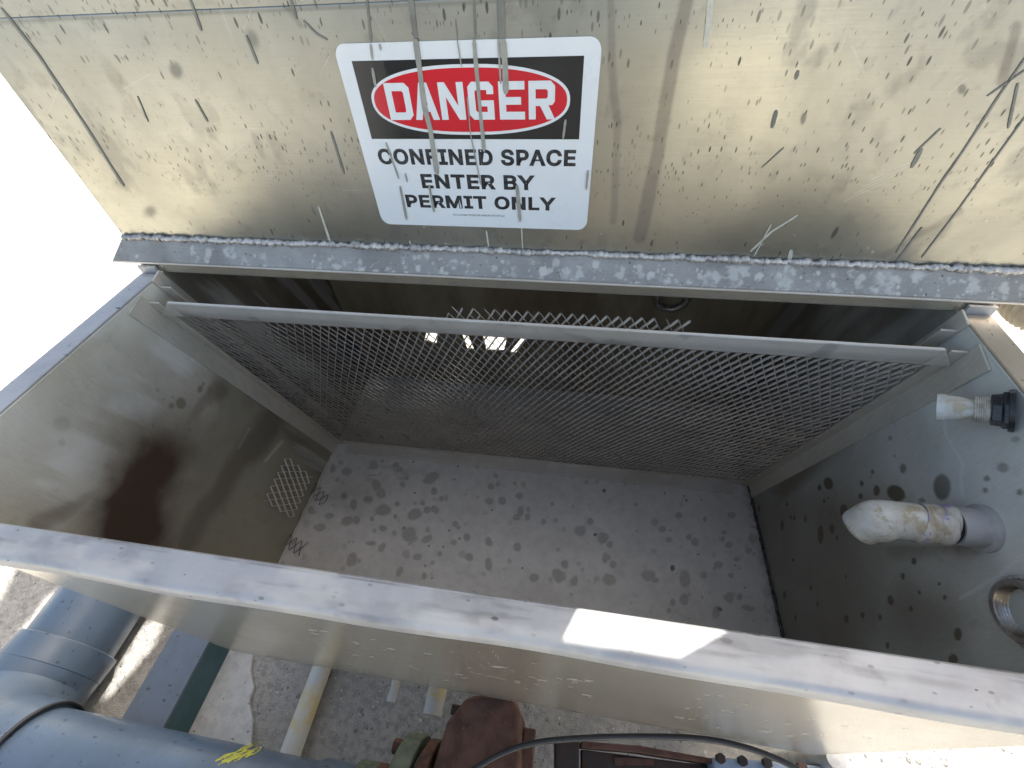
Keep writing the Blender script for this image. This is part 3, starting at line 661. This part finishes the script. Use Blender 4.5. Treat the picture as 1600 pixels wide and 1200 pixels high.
for pts_, wd, mi in [
    ([(2, 12), (60, 85), (130, 190), (194, 291)], 5, 0), ([(296, -5), (315, 48)], 4, 0), ([(452, -8), (464, 30)], 4.5, 0), ([(474, 32), (495, 53), (512, 62)], 3, 0),
    ([(305, 155), (325, 190)], 4, 0), ([(385, 55), (403, 100)], 4, 0), ([(517, 205), (538, 272)], 4, 0), ([(215, 150), (232, 190)], 2.5, 0),
    ([(1247, 110), (1243, 124)], 5, 0), ([(1213, 172), (1206, 200)], 5.5, 0), ([(1440, 232), (1424, 262)], 5.5, 0), ([(1470, 200), (1428, 240)], 2.5, 0),
    ([(1603, 88), (1560, 150), (1505, 235), (1470, 285), (1400, 395)], 2.7, 0), ([(1603, 108), (1542, 150)], 2.5, 0), ([(1603, 180), (1545, 260), (1495, 330), (1440, 402)], 2.3, 0),
    ([(1225, 230), (1190, 262)], 2, 0), ([(1440, 355), (1400, 410)], 3.5, 0), ([(1590, 130), (1575, 200)], 3, 0),
    ([(1110, -5), (1107, 40), (1101, 75)], 6, 1), ([(498, 322), (507, 350), (517, 380)], 4, 1), ([(1246, 336), (1205, 362), (1172, 393)], 3, 1), ([(1205, 350), (1178, 400)], 2, 1),
    ([(1236, 390), (1228, 440)], 6, 1), ([(760, 360), (765, 395)], 3, 1), ([(815, 356), (817, 396)], 2, 1), ([(640, 376), (646, 392)], 3, 1),
    ([(573, -5), (580, 66)], 3.5, 0), ([(641, -5), (650, 62)], 7, 0), ([(740, -5), (743, 60)], 3.5, 0), ([(783, -5), (786, 60)], 8, 0), ([(777, 0), (779, 60)], 2, 0), ([(712, 30), (715, 62)], 1.5, 0)]:
    ribbon(b, pts_, wd*mm*1.0, .0002, .0011, mi)
join(LP, b.build('drip_marks', [M['drip'], M['cream']], lid))

# ------------------------------------------------------------------ danger sign
XS, VS, SW, SH = .5176, .0452, .363, .259
sign = empty('danger_sign', tuple(lidp(XS+SW/2, VS, .001)), 'white DANGER CONFINED SPACE warning sign stuck on the lid, streaked with grey drips', 'sign')
def SB(d): return basis(tuple(lidp(XS, VS, d)), (1, 0, 0), LUP)
def rrect(x0, y0, x1, y1, r, n=8):
    p = []
    for cx, cy, a0 in ((x1-r, y1-r, 0), (x0+r, y1-r, 90), (x0+r, y0+r, 180), (x1-r, y0+r, 270)):
        for k in range(n+1): a = math.radians(a0+90*k/n); p.append((cx+r*math.cos(a), cy+r*math.sin(a)))
    return p
def ell(cx, cy, rx, ry, n=72):   # sign oval, slightly squarish
    p = []
    for k in range(n):
        a = 2*math.pi*k/n; c, s_ = math.cos(a), math.sin(a)
        p.append((cx+rx*math.copysign(abs(c)**.86, c), cy+ry*math.copysign(abs(s_)**.86, s_)))
    return p
SPL = finish('sign_plate', flat_fill([rrect(0, 0, SW, SH, .016)], .0005, SB(.0012)), M['white_print'], sign)
b_ = .0019
finish('black_panel', flat_fill([[(.0215, .1405), (.3415, .1405), (.3415, .2395), (.0215, .2395)]], .0001, SB(b_)), M['black_print'], sign)
finish('white_oval', flat_fill([ell(.1815, .190, .1445, .0435)], .0001, SB(b_+.0003)), M['white_print'], sign)
finish('red_oval', flat_fill([ell(.1815, .190, .1405, .0395)], .0001, SB(b_+.0006)), M['red_print'], sign)
hL, wL, tL, ch = .0465, .0365, .0098, .006
def LT(c):
    h, w, t, k = hL, wL, tL, ch
    if c == 'D': return [[(0, 0), (w-k, 0), (w, k), (w, h-k), (w-k, h), (0, h)], [(t, t), (w-t-.002, t), (w-t, t+.002), (w-t, h-t-.002), (w-t-.002, h-t), (t, h-t)]]
    if c == 'A': return [[(0, 0), (t, 0), (t+.003, .0105), (w-t-.003, .0105), (w-t, 0), (w, 0), (w*.66, h), (w*.34, h)], [(t+.0055, .019), (w-t-.0055, .019), (w*.5, h-.009)]]
    if c == 'N': return [[(0, 0), (t, 0), (t, h*.62), (w-t, 0), (w, 0), (w, h), (w-t, h), (w-t, h*.38), (t, h), (0, h)]]
    if c == 'G': return [[(k, 0), (w, 0), (w, h*.52), (w*.5, h*.52), (w*.5, h*.36), (w-t, h*.36), (w-t, t), (t+.002, t), (t, t+.002), (t, h-t-.002), (t+.002, h-t), (w-t, h-t), (w-t, h*.68), (w, h*.68), (w, h-k), (w-k, h), (k, h), (0, h-k), (0, k)]]
    if c == 'E': return [[(0, 0), (w, 0), (w, t), (t, t), (t, h*.40), (w*.86, h*.40), (w*.86, h*.60), (t, h*.60), (t, h-t), (w, h-t), (w, h), (0, h)]]
    if c == 'R': return [[(0, 0), (t, 0), (t, h*.36), (w*.44, h*.36), (w-t-.001, 0), (w+.001, 0), (w*.76, h*.38), (w-k*.6, h*.38), (w, h*.38+k*.7), (w, h-k), (w-k, h), (0, h)], [(t, h*.55), (w-t-.002, h*.55), (w-t, h*.55+.002), (w-t, h-t-.002), (w-t-.002, h-t), (t, h-t)]]
P = []
for c, x0 in zip('DANGER', (.0605, .1000, .1400, .1825, .2265, .2685)):
    for poly in LT(c): P.append([(x0+x+.0, .1668+y) for x, y in poly])
finish('danger_lettering', flat_fill(P, .0001, SB(b_+.0009)), M['white_print'], sign)
import os
FONT = None
try:
    FONT = bpy.data.fonts.load(os.path.join(bpy.utils.resource_path('LOCAL'), 'datafiles', 'fonts', 'Inter.woff2'))
except Exception:
    FONT = None
def text(name, body, x0, x1, y0, y1, off, parent, d=b_):
    cu = bpy.data.curves.new(name, 'FONT'); cu.body = body; cu.size = 1; cu.space_character = 1.07; cu.font = FONT or cu.font; cu.bevel_depth = off; cu.bevel_resolution = 1; cu.extrude = .001
    me = curve_mesh(cu, Matrix.Identity(4))
    co = np.array([v.co[:] for v in me.vertices]); mn = co.min(0); mx = co.max(0)
    sx = (x1-x0)/(mx[0]-mn[0]); sy = (y1-y0)/(mx[1]-mn[1])
    me.transform(SB(d)@Matrix.Translation((x0, y0, 0))@Matrix.Diagonal((sx, sy, .004, 1))@Matrix.Translation((-mn[0], -mn[1], 0)))
    return finish(name, me, M['text_print'], parent)
text('warning_text', 'CONFINED SPACE', .0245, .3385, .1025, .1265, .032, sign)
text('warning_text', 'ENTER BY', .0885, .2765, .0655, .0885, .032, sign)
text('warning_text', 'PERMIT ONLY', .0545, .3105, .0322, .0545, .032, sign)
text('small_print', 'ACCUFORM SIGNS REORDER# MCSP040', .134, .224, .0195, .0228, .0, sign)
b = MB()
for pts_, wd in [([(580, 68), (583, 92)], 3.5), ([(583, 105), (588, 135)], 4.5), ([(650, 60), (657, 110), (664, 165), (673, 200), (678, 235), (684, 272)], 8), ([(741, 60), (745, 105), (750, 160), (757, 236)], 5.5), ([(786, 60), (790, 105), (791, 146)], 9), ([(779, 60), (783, 130)], 3), ([(715, 62), (722, 104)], 1.5),
                 ([(731, 150), (736, 210), (752, 288)], 1.6), ([(604, 222), (624, 278)], 2.5), ([(626, 290), (636, 342)], 4), ([(671, 288), (679, 330)], 4), ([(808, 288), (813, 345)], 6), ([(884, 186), (880, 216)], 4), ([(919, 265), (916, 295)], 4), ([(594, 68), (596, 78)], 3), ([(634, 270), (637, 283)], 3)]:
    ribbon(b, pts_, wd*mm*.92, .002, .0036, 0)
join(SPL, b.build('drip_marks', M['sign_drip'], sign))

# ------------------------------------------------------------------ expanded metal screen
scr = empty('mesh_screen', (WT/2, -.02, .01), 'slanted expanded metal screen with a bright top bar dividing the tank', 'screen')
def expanded(b, P0, EX, EY, EN, LX, LY, s, lev, wd, th, topfn=None, wob=0):
    ns = int(LX/s); nk = int(LY/lev)
    for i in range(ns):
        xi = (i+.5)*s; pts = []
        kk = nk if topfn is None else topfn(xi, nk)
        for k in range(kk+1):
            off = (s/2-.0003)*(1 if (k+i) % 2 else -1); pts.append((xi+off, k*lev))
        dn = .0005*(1 if i % 2 else -1)
        vs = []; fs = []
        for j, (x, y) in enumerate(pts):
            bl = wob*math.sin(x*5)*math.sin(y*3.3)
            for sx, sn in ((-1, -1), (1, -1), (1, 1), (-1, 1)):
                tilt = .0012*sx
                vs.append(P0+EX*(x+sx*wd/2)+EY*y+EN*(sn*th/2+dn+tilt+bl))
        for j in range(len(pts)-1):
            a = j*4; c = a+4
            for q_ in range(4): fs.append((a+q_, a+(q_+1) % 4, c+(q_+1) % 4, c+q_))
        b.add(vs, fs)
b = MB()
LY = .915
def topfn(x, nk):
    z = .884+.004*math.sin(x*9) if .62 < x < 1.06 else .858
    return min(nk, int(z/math.cos(TS)/.019)) - (1 if random.random() < .12 else 0)
expanded(b, sp(.006, .004, 0), np.array([1., 0, 0]), sp(0, 1, 0), sp(0, 0, 1), WT-.012, .95, .0098, .019, .0024, .0018, topfn)
b.build('mesh_panel', M['mesh'], scr)
b = MB()
s0, s1 = .825/math.cos(TS), .872/math.cos(TS)
front = [sp(.012, s0, .017), sp(1.492, s0, .017), sp(1.45, s1, .017), sp(.066, s1, .017)]
b.prism(front, -sp(0, 0, .004))
b.prism([sp(.012, s0+.0005, .0125), sp(1.492, s0+.0005, .0125), sp(1.492, s0+.0045, .0125), sp(.012, s0+.0045, .0125)], -sp(0, 0, .009))
tb = b.build('screen_bar', M['bar'], scr, bevel=.0012)
def bar_mask(V, u, v):
    f = fbm(u, v*3, 8, 4, 71); G = .34*sstep(.030, .010, v+.02*(f-.5))*(.5+.7*f); R = .35*sstep(.62, .75, fbm(u, v, 18, 4, 73))
    return np.stack([R, G, 0*R], 1)
grid_plate('bar_face', sp(.066, s0+.001, .0176), (1, 0, 0), sp(0, 1, 0), 1.384, s1-s0-.002, .003, .0005, M['bar'], tb, bar_mask)

# scrap of expanded metal against the left wall
c0 = PX(488, 745, .03); c1 = PX(455, 817, .03); c2 = PX(425, 745, .006)
scrap = empty('mesh_scrap', tuple(c0), 'bent offcut of expanded metal leaning on the left wall inside the tank', 'metal scrap')
b = MB(); ex = c1-c0; LXs = np.linalg.norm(ex); ex /= LXs; ey = c2-c0; ey -= ex*(ex@ey); LYs = np.linalg.norm(ey); ey /= LYs
expanded(b, c0, ex, ey, np.cross(ex, ey), LXs, LYs*1.05, .0115, .021, .0026, .0018)
b.build('mesh_sheet', M['bar'], scrap)
for a_, c_, w_ in (((490, 750), (516, 777), .03), ((440, 826), (482, 851), .03)):
    b = MB(); A_ = PZ(*a_, .012); C_ = PZ(*c_, .012); e1 = C_-A_; l1 = np.linalg.norm(e1); e1 /= l1; e2 = np.array([-e1[1], e1[0], .25]); e2 /= np.linalg.norm(e2)
    expanded(b, A_, e1, -e2, np.cross(e1, e2), l1, w_*1.8, .0115, .021, .0026, .0018)
    b.build('shaded_tongue', M['weld_dark'], scrap)  # darker metal than the sheet, standing in for the tongues' shade

# ------------------------------------------------------------------ fittings through the right wall
def along(p, q, ts): p = np.array(p); q = np.array(q); return [p+(q-p)*t for t in ts]
A0 = PX(1582, 642, WT); A1 = PY(1463, 636, A0[1]+.03)
ft = empty('spray_fitting', tuple(A0), 'small white threaded nozzle in a black nut, upper fitting on the right wall', 'pipe fitting')
L = np.linalg.norm(A1-A0); dr = (A1-A0)/L
def prof_tube(name, mat, segs, parent, seg=24, smooth=35):
    b = MB(); b.tube([A0+dr*t*L for t, r in segs], [r for t, r in segs], seg); return b.build(name, mat, parent, smooth=smooth)
b = MB(); b.tube([A0+dr*L*t for t in (-.02, .12, .125, .27)], [.0275, .0275, .0245, .023], 6); b.build('hex_nut', M['nut'], ft, bevel=.003)
b = MB(); b.tube([A0+dr*L*t for t in (-.02, .05)], [.031, .030], 24); b.build('gasket', M['nut'], ft, smooth=35)
th = []
t = .26
while t < .5: th += [(t, .0195), (t+.012, .0172)]; t += .03
prof_tube('thread', M['pvc_thread'], th, ft)
prof_tube('nozzle', M['pvc'], [(.48, .0135), (.55, .0145), (.68, .0175), (.84, .019), (.86, .019), (.865, .0205), (.99, .021), (1., .019), (1.0, .015), (.93, .0135)], ft)

yB = -.462
B0 = PX(1545, 823, WT)
Bq = lambda px, py: PY(px, py, yB)
el = empty('outlet_elbow', tuple(B0), 'large stained white outlet elbow with purple primer marks, jutting from the right wall', 'pipe fitting')
b = MB(); e0 = np.array([WT+.004, yB, B0[2]-.01])
axis_z = lambda x: e0[2]-.03*(WT-x)
b.tube([(WT+.004, yB, axis_z(WT)), (WT-.006, yB, axis_z(WT)), (WT-.008, yB, axis_z(WT)), (WT-.042, yB, axis_z(WT-.04))], [.035, .035, .0285, .0285], 28); b.build('wall_sleeve', M['greypvc'], el, smooth=35)
b = MB(); b.tube([(WT-.0405, yB, axis_z(WT-.04)), (WT-.046, yB, axis_z(WT-.04))], .0255, 28); b.build('gap_ring', M['black'], el, smooth=35)
b = MB(); xs_ = np.linspace(WT-.045, WT-.088, 16)
b.tube([(x, yB+.001*math.sin(x*300), axis_z(x)) for x in xs_], [.0288+.001*math.sin(i*1.9)+(.0013 if i > 12 or i < 2 else 0) for i in range(16)], 28); b.build('socket', M['pvc_purple'], el, smooth=50)
b = MB(); P = []; R = []
x0 = WT-.087; z0 = axis_z(x0); rb = .034
for k in range(0, 4): P.append((x0-.012*k, yB, axis_z(x0-.012*k))); R.append(.0282)
cx = x0-.036; czc = axis_z(cx)-rb
for k in range(1, 13):
    a = math.radians(72)*k/12; P.append((cx-rb*math.sin(a), yB-.006*k/12, czc+rb*math.cos(a))); R.append(.0282+.0035*math.sin(math.pi*min(1, k/10)))
b.tube(P, R, 28, caps=False)
tdir = np.array(P[-1])-np.array(P[-2]); tdir /= np.linalg.norm(tdir)
b.tube([P[-1], np.array(P[-1])+tdir*.004, np.array(P[-1])+tdir*.005, np.array(P[-1])-tdir*.02], [.0282, .027, .0225, .022], 28)
b.build('elbow_bend', M['pvc'], el, smooth=50)

# ------------------------------------------------------------------ hose outside, beyond the right rim
hs = []
for p, z in (((1606, 400), .80), ((1605, 440), .80), ((1622, 472), .80), ((1665, 488), .80), ((1740, 488), .80)):
    hs.append(PZ(*p, z))
hs = [np.array(h) for h in hs]
fine = []
for i in range(len(hs)-1):
    for t in np.linspace(0, 1, 40, endpoint=False):
        p0 = hs[max(i-1, 0)]; p1 = hs[i]; p2 = hs[i+1]; p3 = hs[min(i+2, len(hs)-1)]
        fine.append(.5*(2*p1+(p2-p0)*t+(2*p0-5*p1+4*p2-p3)*t*t+(3*p1-p0-3*p2+p3)*t**3))
b = MB(); b.tube(fine, [.050+.0022*math.sin(i*math.pi/2.5) for i in range(len(fine))], 24)
tag(b.build('corrugated_hose', M['hose'], smooth='all', loc=tuple(hs[0])), 'tan corrugated hose curving past the right rim of the tank', 'hose')

# ------------------------------------------------------------------ pipework below the front edge
ZP, RP = -.16, .128
ym = -.902-RP; ZB, RB = -.309, .141; xb = (PZ(98, 942, ZB)[0]+PZ(195, 975, ZB)[0])/2
pipe = empty('blue_pipe', (xb, ym, ZP-RP), 'big blue grey pipe with an elbow, running along the ground below the front edge', 'pipe')
b = MB(); b.tube([(xb+.2, ym, ZP), (.30, ym, ZP)], RP, 48); run = b.build('pipe_run', M['pipe'], pipe, smooth=40)
rb = .17; P = [(xb+.21, ym, ZP)]; R = [RP+.014]
for k in range(0, 15):
    a = math.pi/2*k/14; t_ = k/14; t_ = t_*t_*(3-2*t_)
    P.append((xb+rb-rb*math.sin(a), ym+rb-rb*math.cos(a), ZP+(ZB-ZP)*t_*.9)); R.append(RP+.014+(RB-RP)*t_)
P.append((xb, -.76, ZB)); R.append(RB+.014)
b = MB(); b.tube(P, R, 48); b.build('elbow', M['pipe'], pipe, smooth=40)
b = MB(); b.tube([(xb+.17, ym, ZP), (xb+.27, ym, ZP)], RP+.0155, 48); b.build('coupling_sleeve', M['pipe'], pipe, smooth=40, bevel=.003)
b = MB(); P = [(xb+.275, ym+(RP+.011)*math.cos(a), ZP+(RP+.011)*math.sin(a)) for a in np.linspace(0, 2*math.pi, 65)[:-1]]
b.tube(P, .0055, 10, closed=True); b.build('black_band', M['black'], pipe, smooth='all')
b = MB(); b.tube([(xb, -.77, ZB), (xb, .6, ZB)], RB, 48); b.build('pipe_branch', M['pipe'], pipe, smooth=40)
b = MB(); b.tube([(xb, -.83, ZB+.01), (xb, -.755, ZB)], RB+.0155, 48); b.build('coupling_sleeve', M['pipe'], pipe, smooth=40, bevel=.003)
# yellow paint scrawl on the run
def on_run(px, py):
    # ray / cylinder
    r = ray(px, py); a = r[1]**2+r[2]**2; o_ = CAM-np.array([0, ym, ZP]); bb = 2*(o_[1]*r[1]+o_[2]*r[2]); c_ = o_[1]**2+o_[2]**2-(RP+.0006)**2
    t = (-bb-math.sqrt(max(bb*bb-4*a*c_, 0)))/(2*a); return CAM+t*r
b = MB()
for s_ in range(18):
    x0 = 338+s_*2.8+random.uniform(-3, 3); y0 = 1192-s_*.9+random.uniform(-7, 7)
    pts_ = [on_run(x0+i*random.uniform(6, 8), y0-i*random.uniform(2.6, 4.2)+random.uniform(-1, 1)) for i in range(5)]
    for a_, c_ in zip(pts_[:-1], pts_[1:]):
        n_ = np.array([0, a_[1]-ym, a_[2]-ZP]); n_ /= np.linalg.norm(n_); t_ = c_-a_; sd = np.cross(t_, n_); sd /= np.linalg.norm(sd); w_ = random.uniform(.0012, .0045)
        b.add([a_+sd*w_, a_-sd*w_, c_-sd*w_*.7, c_+sd*w_*.7], [(0, 1, 2, 3)])
b.build('yellow_mark', M['yellow'], run)

# skid beam: top face grey, side teal
zt = -.29
xa = PZ(268, 990, zt)[0]; xm2 = PZ(322, 1010, zt)[0]
bm_ = empty('skid_beam', ((xa+xm2)/2, -.8, GZ), 'painted steel beam with teal side passing under the blue pipe', 'steel beam')
b = MB(); b.box((xa, ym+.02, zt-.012), (xm2, .9, zt)); b.build('beam_flange', M['beam'], bm_, bevel=.002)
b = MB(); b.box((xm2-.014, ym+.02, GZ), (xm2-.002, .9, zt-.0125)); b.build('web', M['teal'], bm_)

# conduits running back under the tank
cg = 'pale conduits under the tank'
def conduit(pa, pb, z, r, label, yext=.35, yend=None):
    a = PZ(*pa, z); c = PZ(*pb, z); x = (a[0]+c[0])/2
    b = MB(); y0 = c[1] if yend is None else yend
    b.tube([(x, y0, z), (x, yext, z)], r, 20); return tag(b.build('conduit', M['conduit'], smooth=40, loc=(x, y0, z)), label, 'conduit', cg)
conduit((503, 1048), (458, 1160), GZ+.034, .033, 'long pale conduit with yellow stain lying on the gritty ground', yend=-1.15)
conduit((618, 1065), (614, 1098), -.30, .016, 'short thin conduit stub ending between two other conduits')
conduit((683, 1078), (676, 1118), -.30, .030, 'pale conduit ending behind the green flange')

# ------------------------------------------------------------------ pump with green flange
pump = empty('rusty_pump', (.75, -.95, GZ), 'rusty brown cast pump body with green flange, below the front wall', 'pump')
ax = np.array([0, ym, ZP])
cross = [(-1, 0)]
def zpt(px, py, z): return PZ(px, py, z)
sec = []
lo = -.30
bot = [(648, 1215), (698, 1128), (727, 1092), (742, 1086), (788, 1085), (806, 1093), (816, 1118), (838, 1215)]
mid = [zpt(*p, -.03) for p in bot]
m0 = np.mean(mid, 0)
v = []; n_ = len(bot); levels = [(-.42, .9), (-.30, 1.0), (-.06, 1.0), (-.025, .97), (-.012, .90)]
for z_, s_ in levels:
    v += [(m0[0]+(p[0]-m0[0])*s_, m0[1]+(p[1]-m0[1])*(s_ if z_ > -.06 else 1), z_) for p in mid]
f = [(i*n_+k, i*n_+(k+1) % n_, (i+1)*n_+(k+1) % n_, (i+1)*n_+k) for i in range(len(levels)-1) for k in range(n_)]+[tuple(range(n_))[::-1], tuple(range((len(levels)-1)*n_, len(levels)*n_))]
# extend toward the viewer so the body runs on below the frame
v = [(x, y if y > -.80 else y-.25, z) for x, y, z in v]
b = MB(); b.add(v, f); b.build('pump_body', M['rusty'], pump, bevel=.008)
xf = PZ(650, 1160, -.05)[0]
def discx(name, x0, x1, r, mat, parent, seg=48, bev=.004):
    b = MB(); b.tube([(x0, ym, ZP), (x1, ym, ZP)], r, seg); return b.build(name, mat, parent, smooth=40, bevel=bev)
RF = .225
fl = discx('flange', .515, .563, RF, M['green'], pump)
discx('flange_hub', .40, .514, .150, M['green'], pump)
discx('collar', .30, .399, .138, M['pipe'], pump)
discx('gasket', .564, .575, RF-.02, M['black'], pump)
discx('pump_flange', .576, .606, RF-.005, M['rusty'], pump)
for k in range(12):
    a = 2*math.pi*(k+.5)/12; y_, z_ = ym+(RF-.03)*math.cos(a), ZP+(RF-.03)*math.sin(a)
    for xa_, xb_ in ((.485, .5145), (.607, .63)):
        b = MB(); b.tube([(xa_, y_, z_), (xb_, y_, z_)], .017, 6); b.build('bolt', M['rusty'], pump)
lg = PZ(706, 1108, -.05); b = MB(); b.tube([lg, lg+np.array([.05, .0, 0])], .012, 8); b.build('lug', M['darksteel'], pump, smooth=40)
lg = PZ(822, 1160, -.05); b = MB(); b.prism([(lg[0]-.01, lg[1]-.08, -.14), (lg[0]+.022, lg[1]-.08, -.14), (lg[0]+.022, lg[1]+.03, -.14), (lg[0]-.01, lg[1]+.03, -.14)], (0, 0, .09)); b.build('ear', M['rusty'], pump, bevel=.004)

# dark bracket, blue box, post, cable
br = empty('motor_bracket', (1.05, -.9, GZ), 'dark rusty steel bracket to the right of the pump under the black cable', 'bracket')
q = [PZ(*p, -.12) for p in [(868, 1150), (905, 1154), (905, 1225), (868, 1225)]]
b = MB(); b.prism(q, (0, 0, -.2)); b.build('bracket_plate', M['darksteel'], br, bevel=.003)
q = [PZ(*p, -.12) for p in [(909, 1158), (1000, 1165), (1125, 1187), (1128, 1196), (1000, 1176), (909, 1168)]]
b = MB(); b.prism(q, (0, 0, -.12)); b.build('cross_rail', M['rusty'], br, bevel=.002)
q = [PZ(*p, -.16) for p in [(909, 1171), (1128, 1199), (1140, 1240), (909, 1240)]]
b = MB(); b.prism(q, (0, 0, -.06)); b.build('tray', M['darksteel'], br, bevel=.002)
q = [PZ(*p, -.155) for p in [(960, 1183), (1020, 1186), (1022, 1196), (960, 1196)]]
b = MB(); b.prism(q, (0, 0, .004)); b.build('tag_plate', M['rusty'], br)

bx = empty('junction_box', (1.45, -.80, GZ), 'blue grey bolted box at the lower right beside the bracket', 'box')
q = [PZ(*p, -.10) for p in [(1116, 1183), (1200, 1189), (1298, 1199), (1310, 1245), (1118, 1245)]]
b = MB(); b.prism(q, (0, 0, -.25)); b.build('box_body', M['bluebox'], bx, bevel=.004)
for p in [(1124, 1182), (1158, 1186), (1196, 1189), (1250, 1195)]:
    c_ = PZ(p[0], p[1]+3, -.095); b = MB(); b.tube([c_, c_+np.array([0, 0, .018])], .011, 6); b.build('bolt', M['darksteel'], bx)
ps = PZ(1307, 1186, -.05)
b = MB(); b.tube([(ps[0], ps[1], GZ), (ps[0], ps[1], -.05)], .022, 16)
tag(b.build('grey_post', M['galv'], smooth=40, loc=(ps[0], ps[1], GZ)), 'short grey metal post under the right end of the front wall', 'post')

cb = [PZ(*p, z) for p, z in [((690, 1240), .02), ((740, 1203), .02), ((790, 1175), .02), ((840, 1160), .02), ((900, 1154), .02), ((980, 1151), .02), ((1080, 1153), .02), ((1150, 1164), .02), ((1210, 1184), .02), ((1260, 1210), .02), ((1300, 1240), .02)]]
fine = []
for i in range(len(cb)-1):
    for t in np.linspace(0, 1, 8, endpoint=False):
        p0 = cb[max(i-1, 0)]; p1 = cb[i]; p2 = cb[i+1]; p3 = cb[min(i+2, len(cb)-1)]
        fine.append(.5*(2*p1+(p2-p0)*t+(2*p0-5*p1+4*p2-p3)*t*t+(3*p1-p0-3*p2+p3)*t**3))
b = MB(); b.tube(fine, .0065, 10)
tag(b.build('black_cable', M['black'], smooth='all', loc=tuple(fine[0])), 'thin black cable arching over the bracket and pump', 'cable')

# ------------------------------------------------------------------ objects added outside the frame: unseen shade and shapes for the lid to mirror
ZD = 3.4
def to_deck(Q):
    Q = np.array(Q, float); sd = np.array(SDIR); Q = Q+sd*(ZD-Q[2])/sd[2]; return Q[0], Q[1]
slots = [[to_deck(PZ(*p, GZ)) for p in poly] for poly in ([(95, 925), (76, 958), (30, 1030), (-30, 1120), (-60, 1110), (2, 1020), (50, 962), (80, 922)],
         [(262, 960), (222, 975), (158, 1090), (166, 1094), (240, 1010)])]  # slots shaped to let sun stripes reach the ground
dk = empty('shade_deck', (1.9, 2.5, GZ), 'added unseen steel walkway deck on posts behind the tank', 'sunshade')  # unseen slotted plate added to shade the ground and pipes
ga = PZ(18, 905, GZ); gb = PZ(-60, 1060, GZ)
far = gb+(gb-ga)*2
outl = [to_deck(ga+(ga-gb)*.4), to_deck(far), to_deck((1.75, far[1], GZ)), to_deck((1.75, -.35, GZ))]
print('deck', outl, to_deck((0, -1.1, 0)), to_deck((1.5, -.75, 0)))
finish('deck_plate', flat_fill([outl]+slots, .004, basis((0, 0, ZD), (1, 0, 0), (0, 1, 0))), M['galv'], dk)
for x, y in [(o_[0], o_[1]+.06) for o_ in outl[::3]]:
    b = MB(); b.box((x, y-.06, GZ), (x+.06, y, ZD-.005)); b.build('post', M['galv'], dk)
b = MB(); b.tube([(.4, -5.4, GZ), (.4, -5.4, 1.3), (.4, -5.4, 1.34)], [1.9, 1.9, 1.86], 64)  # unseen dark shape added to dim the middle of the lid's reflection
tag(b.build('mirrored_tank', M['unseen_dark'], smooth=40, loc=(.4, -5.4, GZ)), 'low round dark tank, unseen, added for the lid to mirror', 'tank')

pale = simple('unseen_block_cream', (.72, .68, .56), (.64, .60, .50), .8, 0, 4)  # pale blocks added out of view so the lid mirrors bright patches
for lo_, hi_, lab in (((-2.9, -2.8, GZ), (-1.55, -2.2, .48), 'long low unseen cream block added on the ground, opposite the left half of the tank'),
                      ((1.5, -3.8, GZ), (2.3, -3.0, .95), 'tall narrow unseen cream block added, between the two low ones'),
                      ((3.2, -3.8, GZ), (4.8, -3.0, .05), 'lowest unseen cream block added, opposite the right end of the tank')):
    b = MB(); b.box(lo_, hi_); c_ = ((lo_[0]+hi_[0])/2, (lo_[1]+hi_[1])/2, GZ)
    tag(b.build('mirrored_block', pale, bevel=.02, loc=c_), lab, 'block', 'unseen cream blocks added for the lid to mirror')
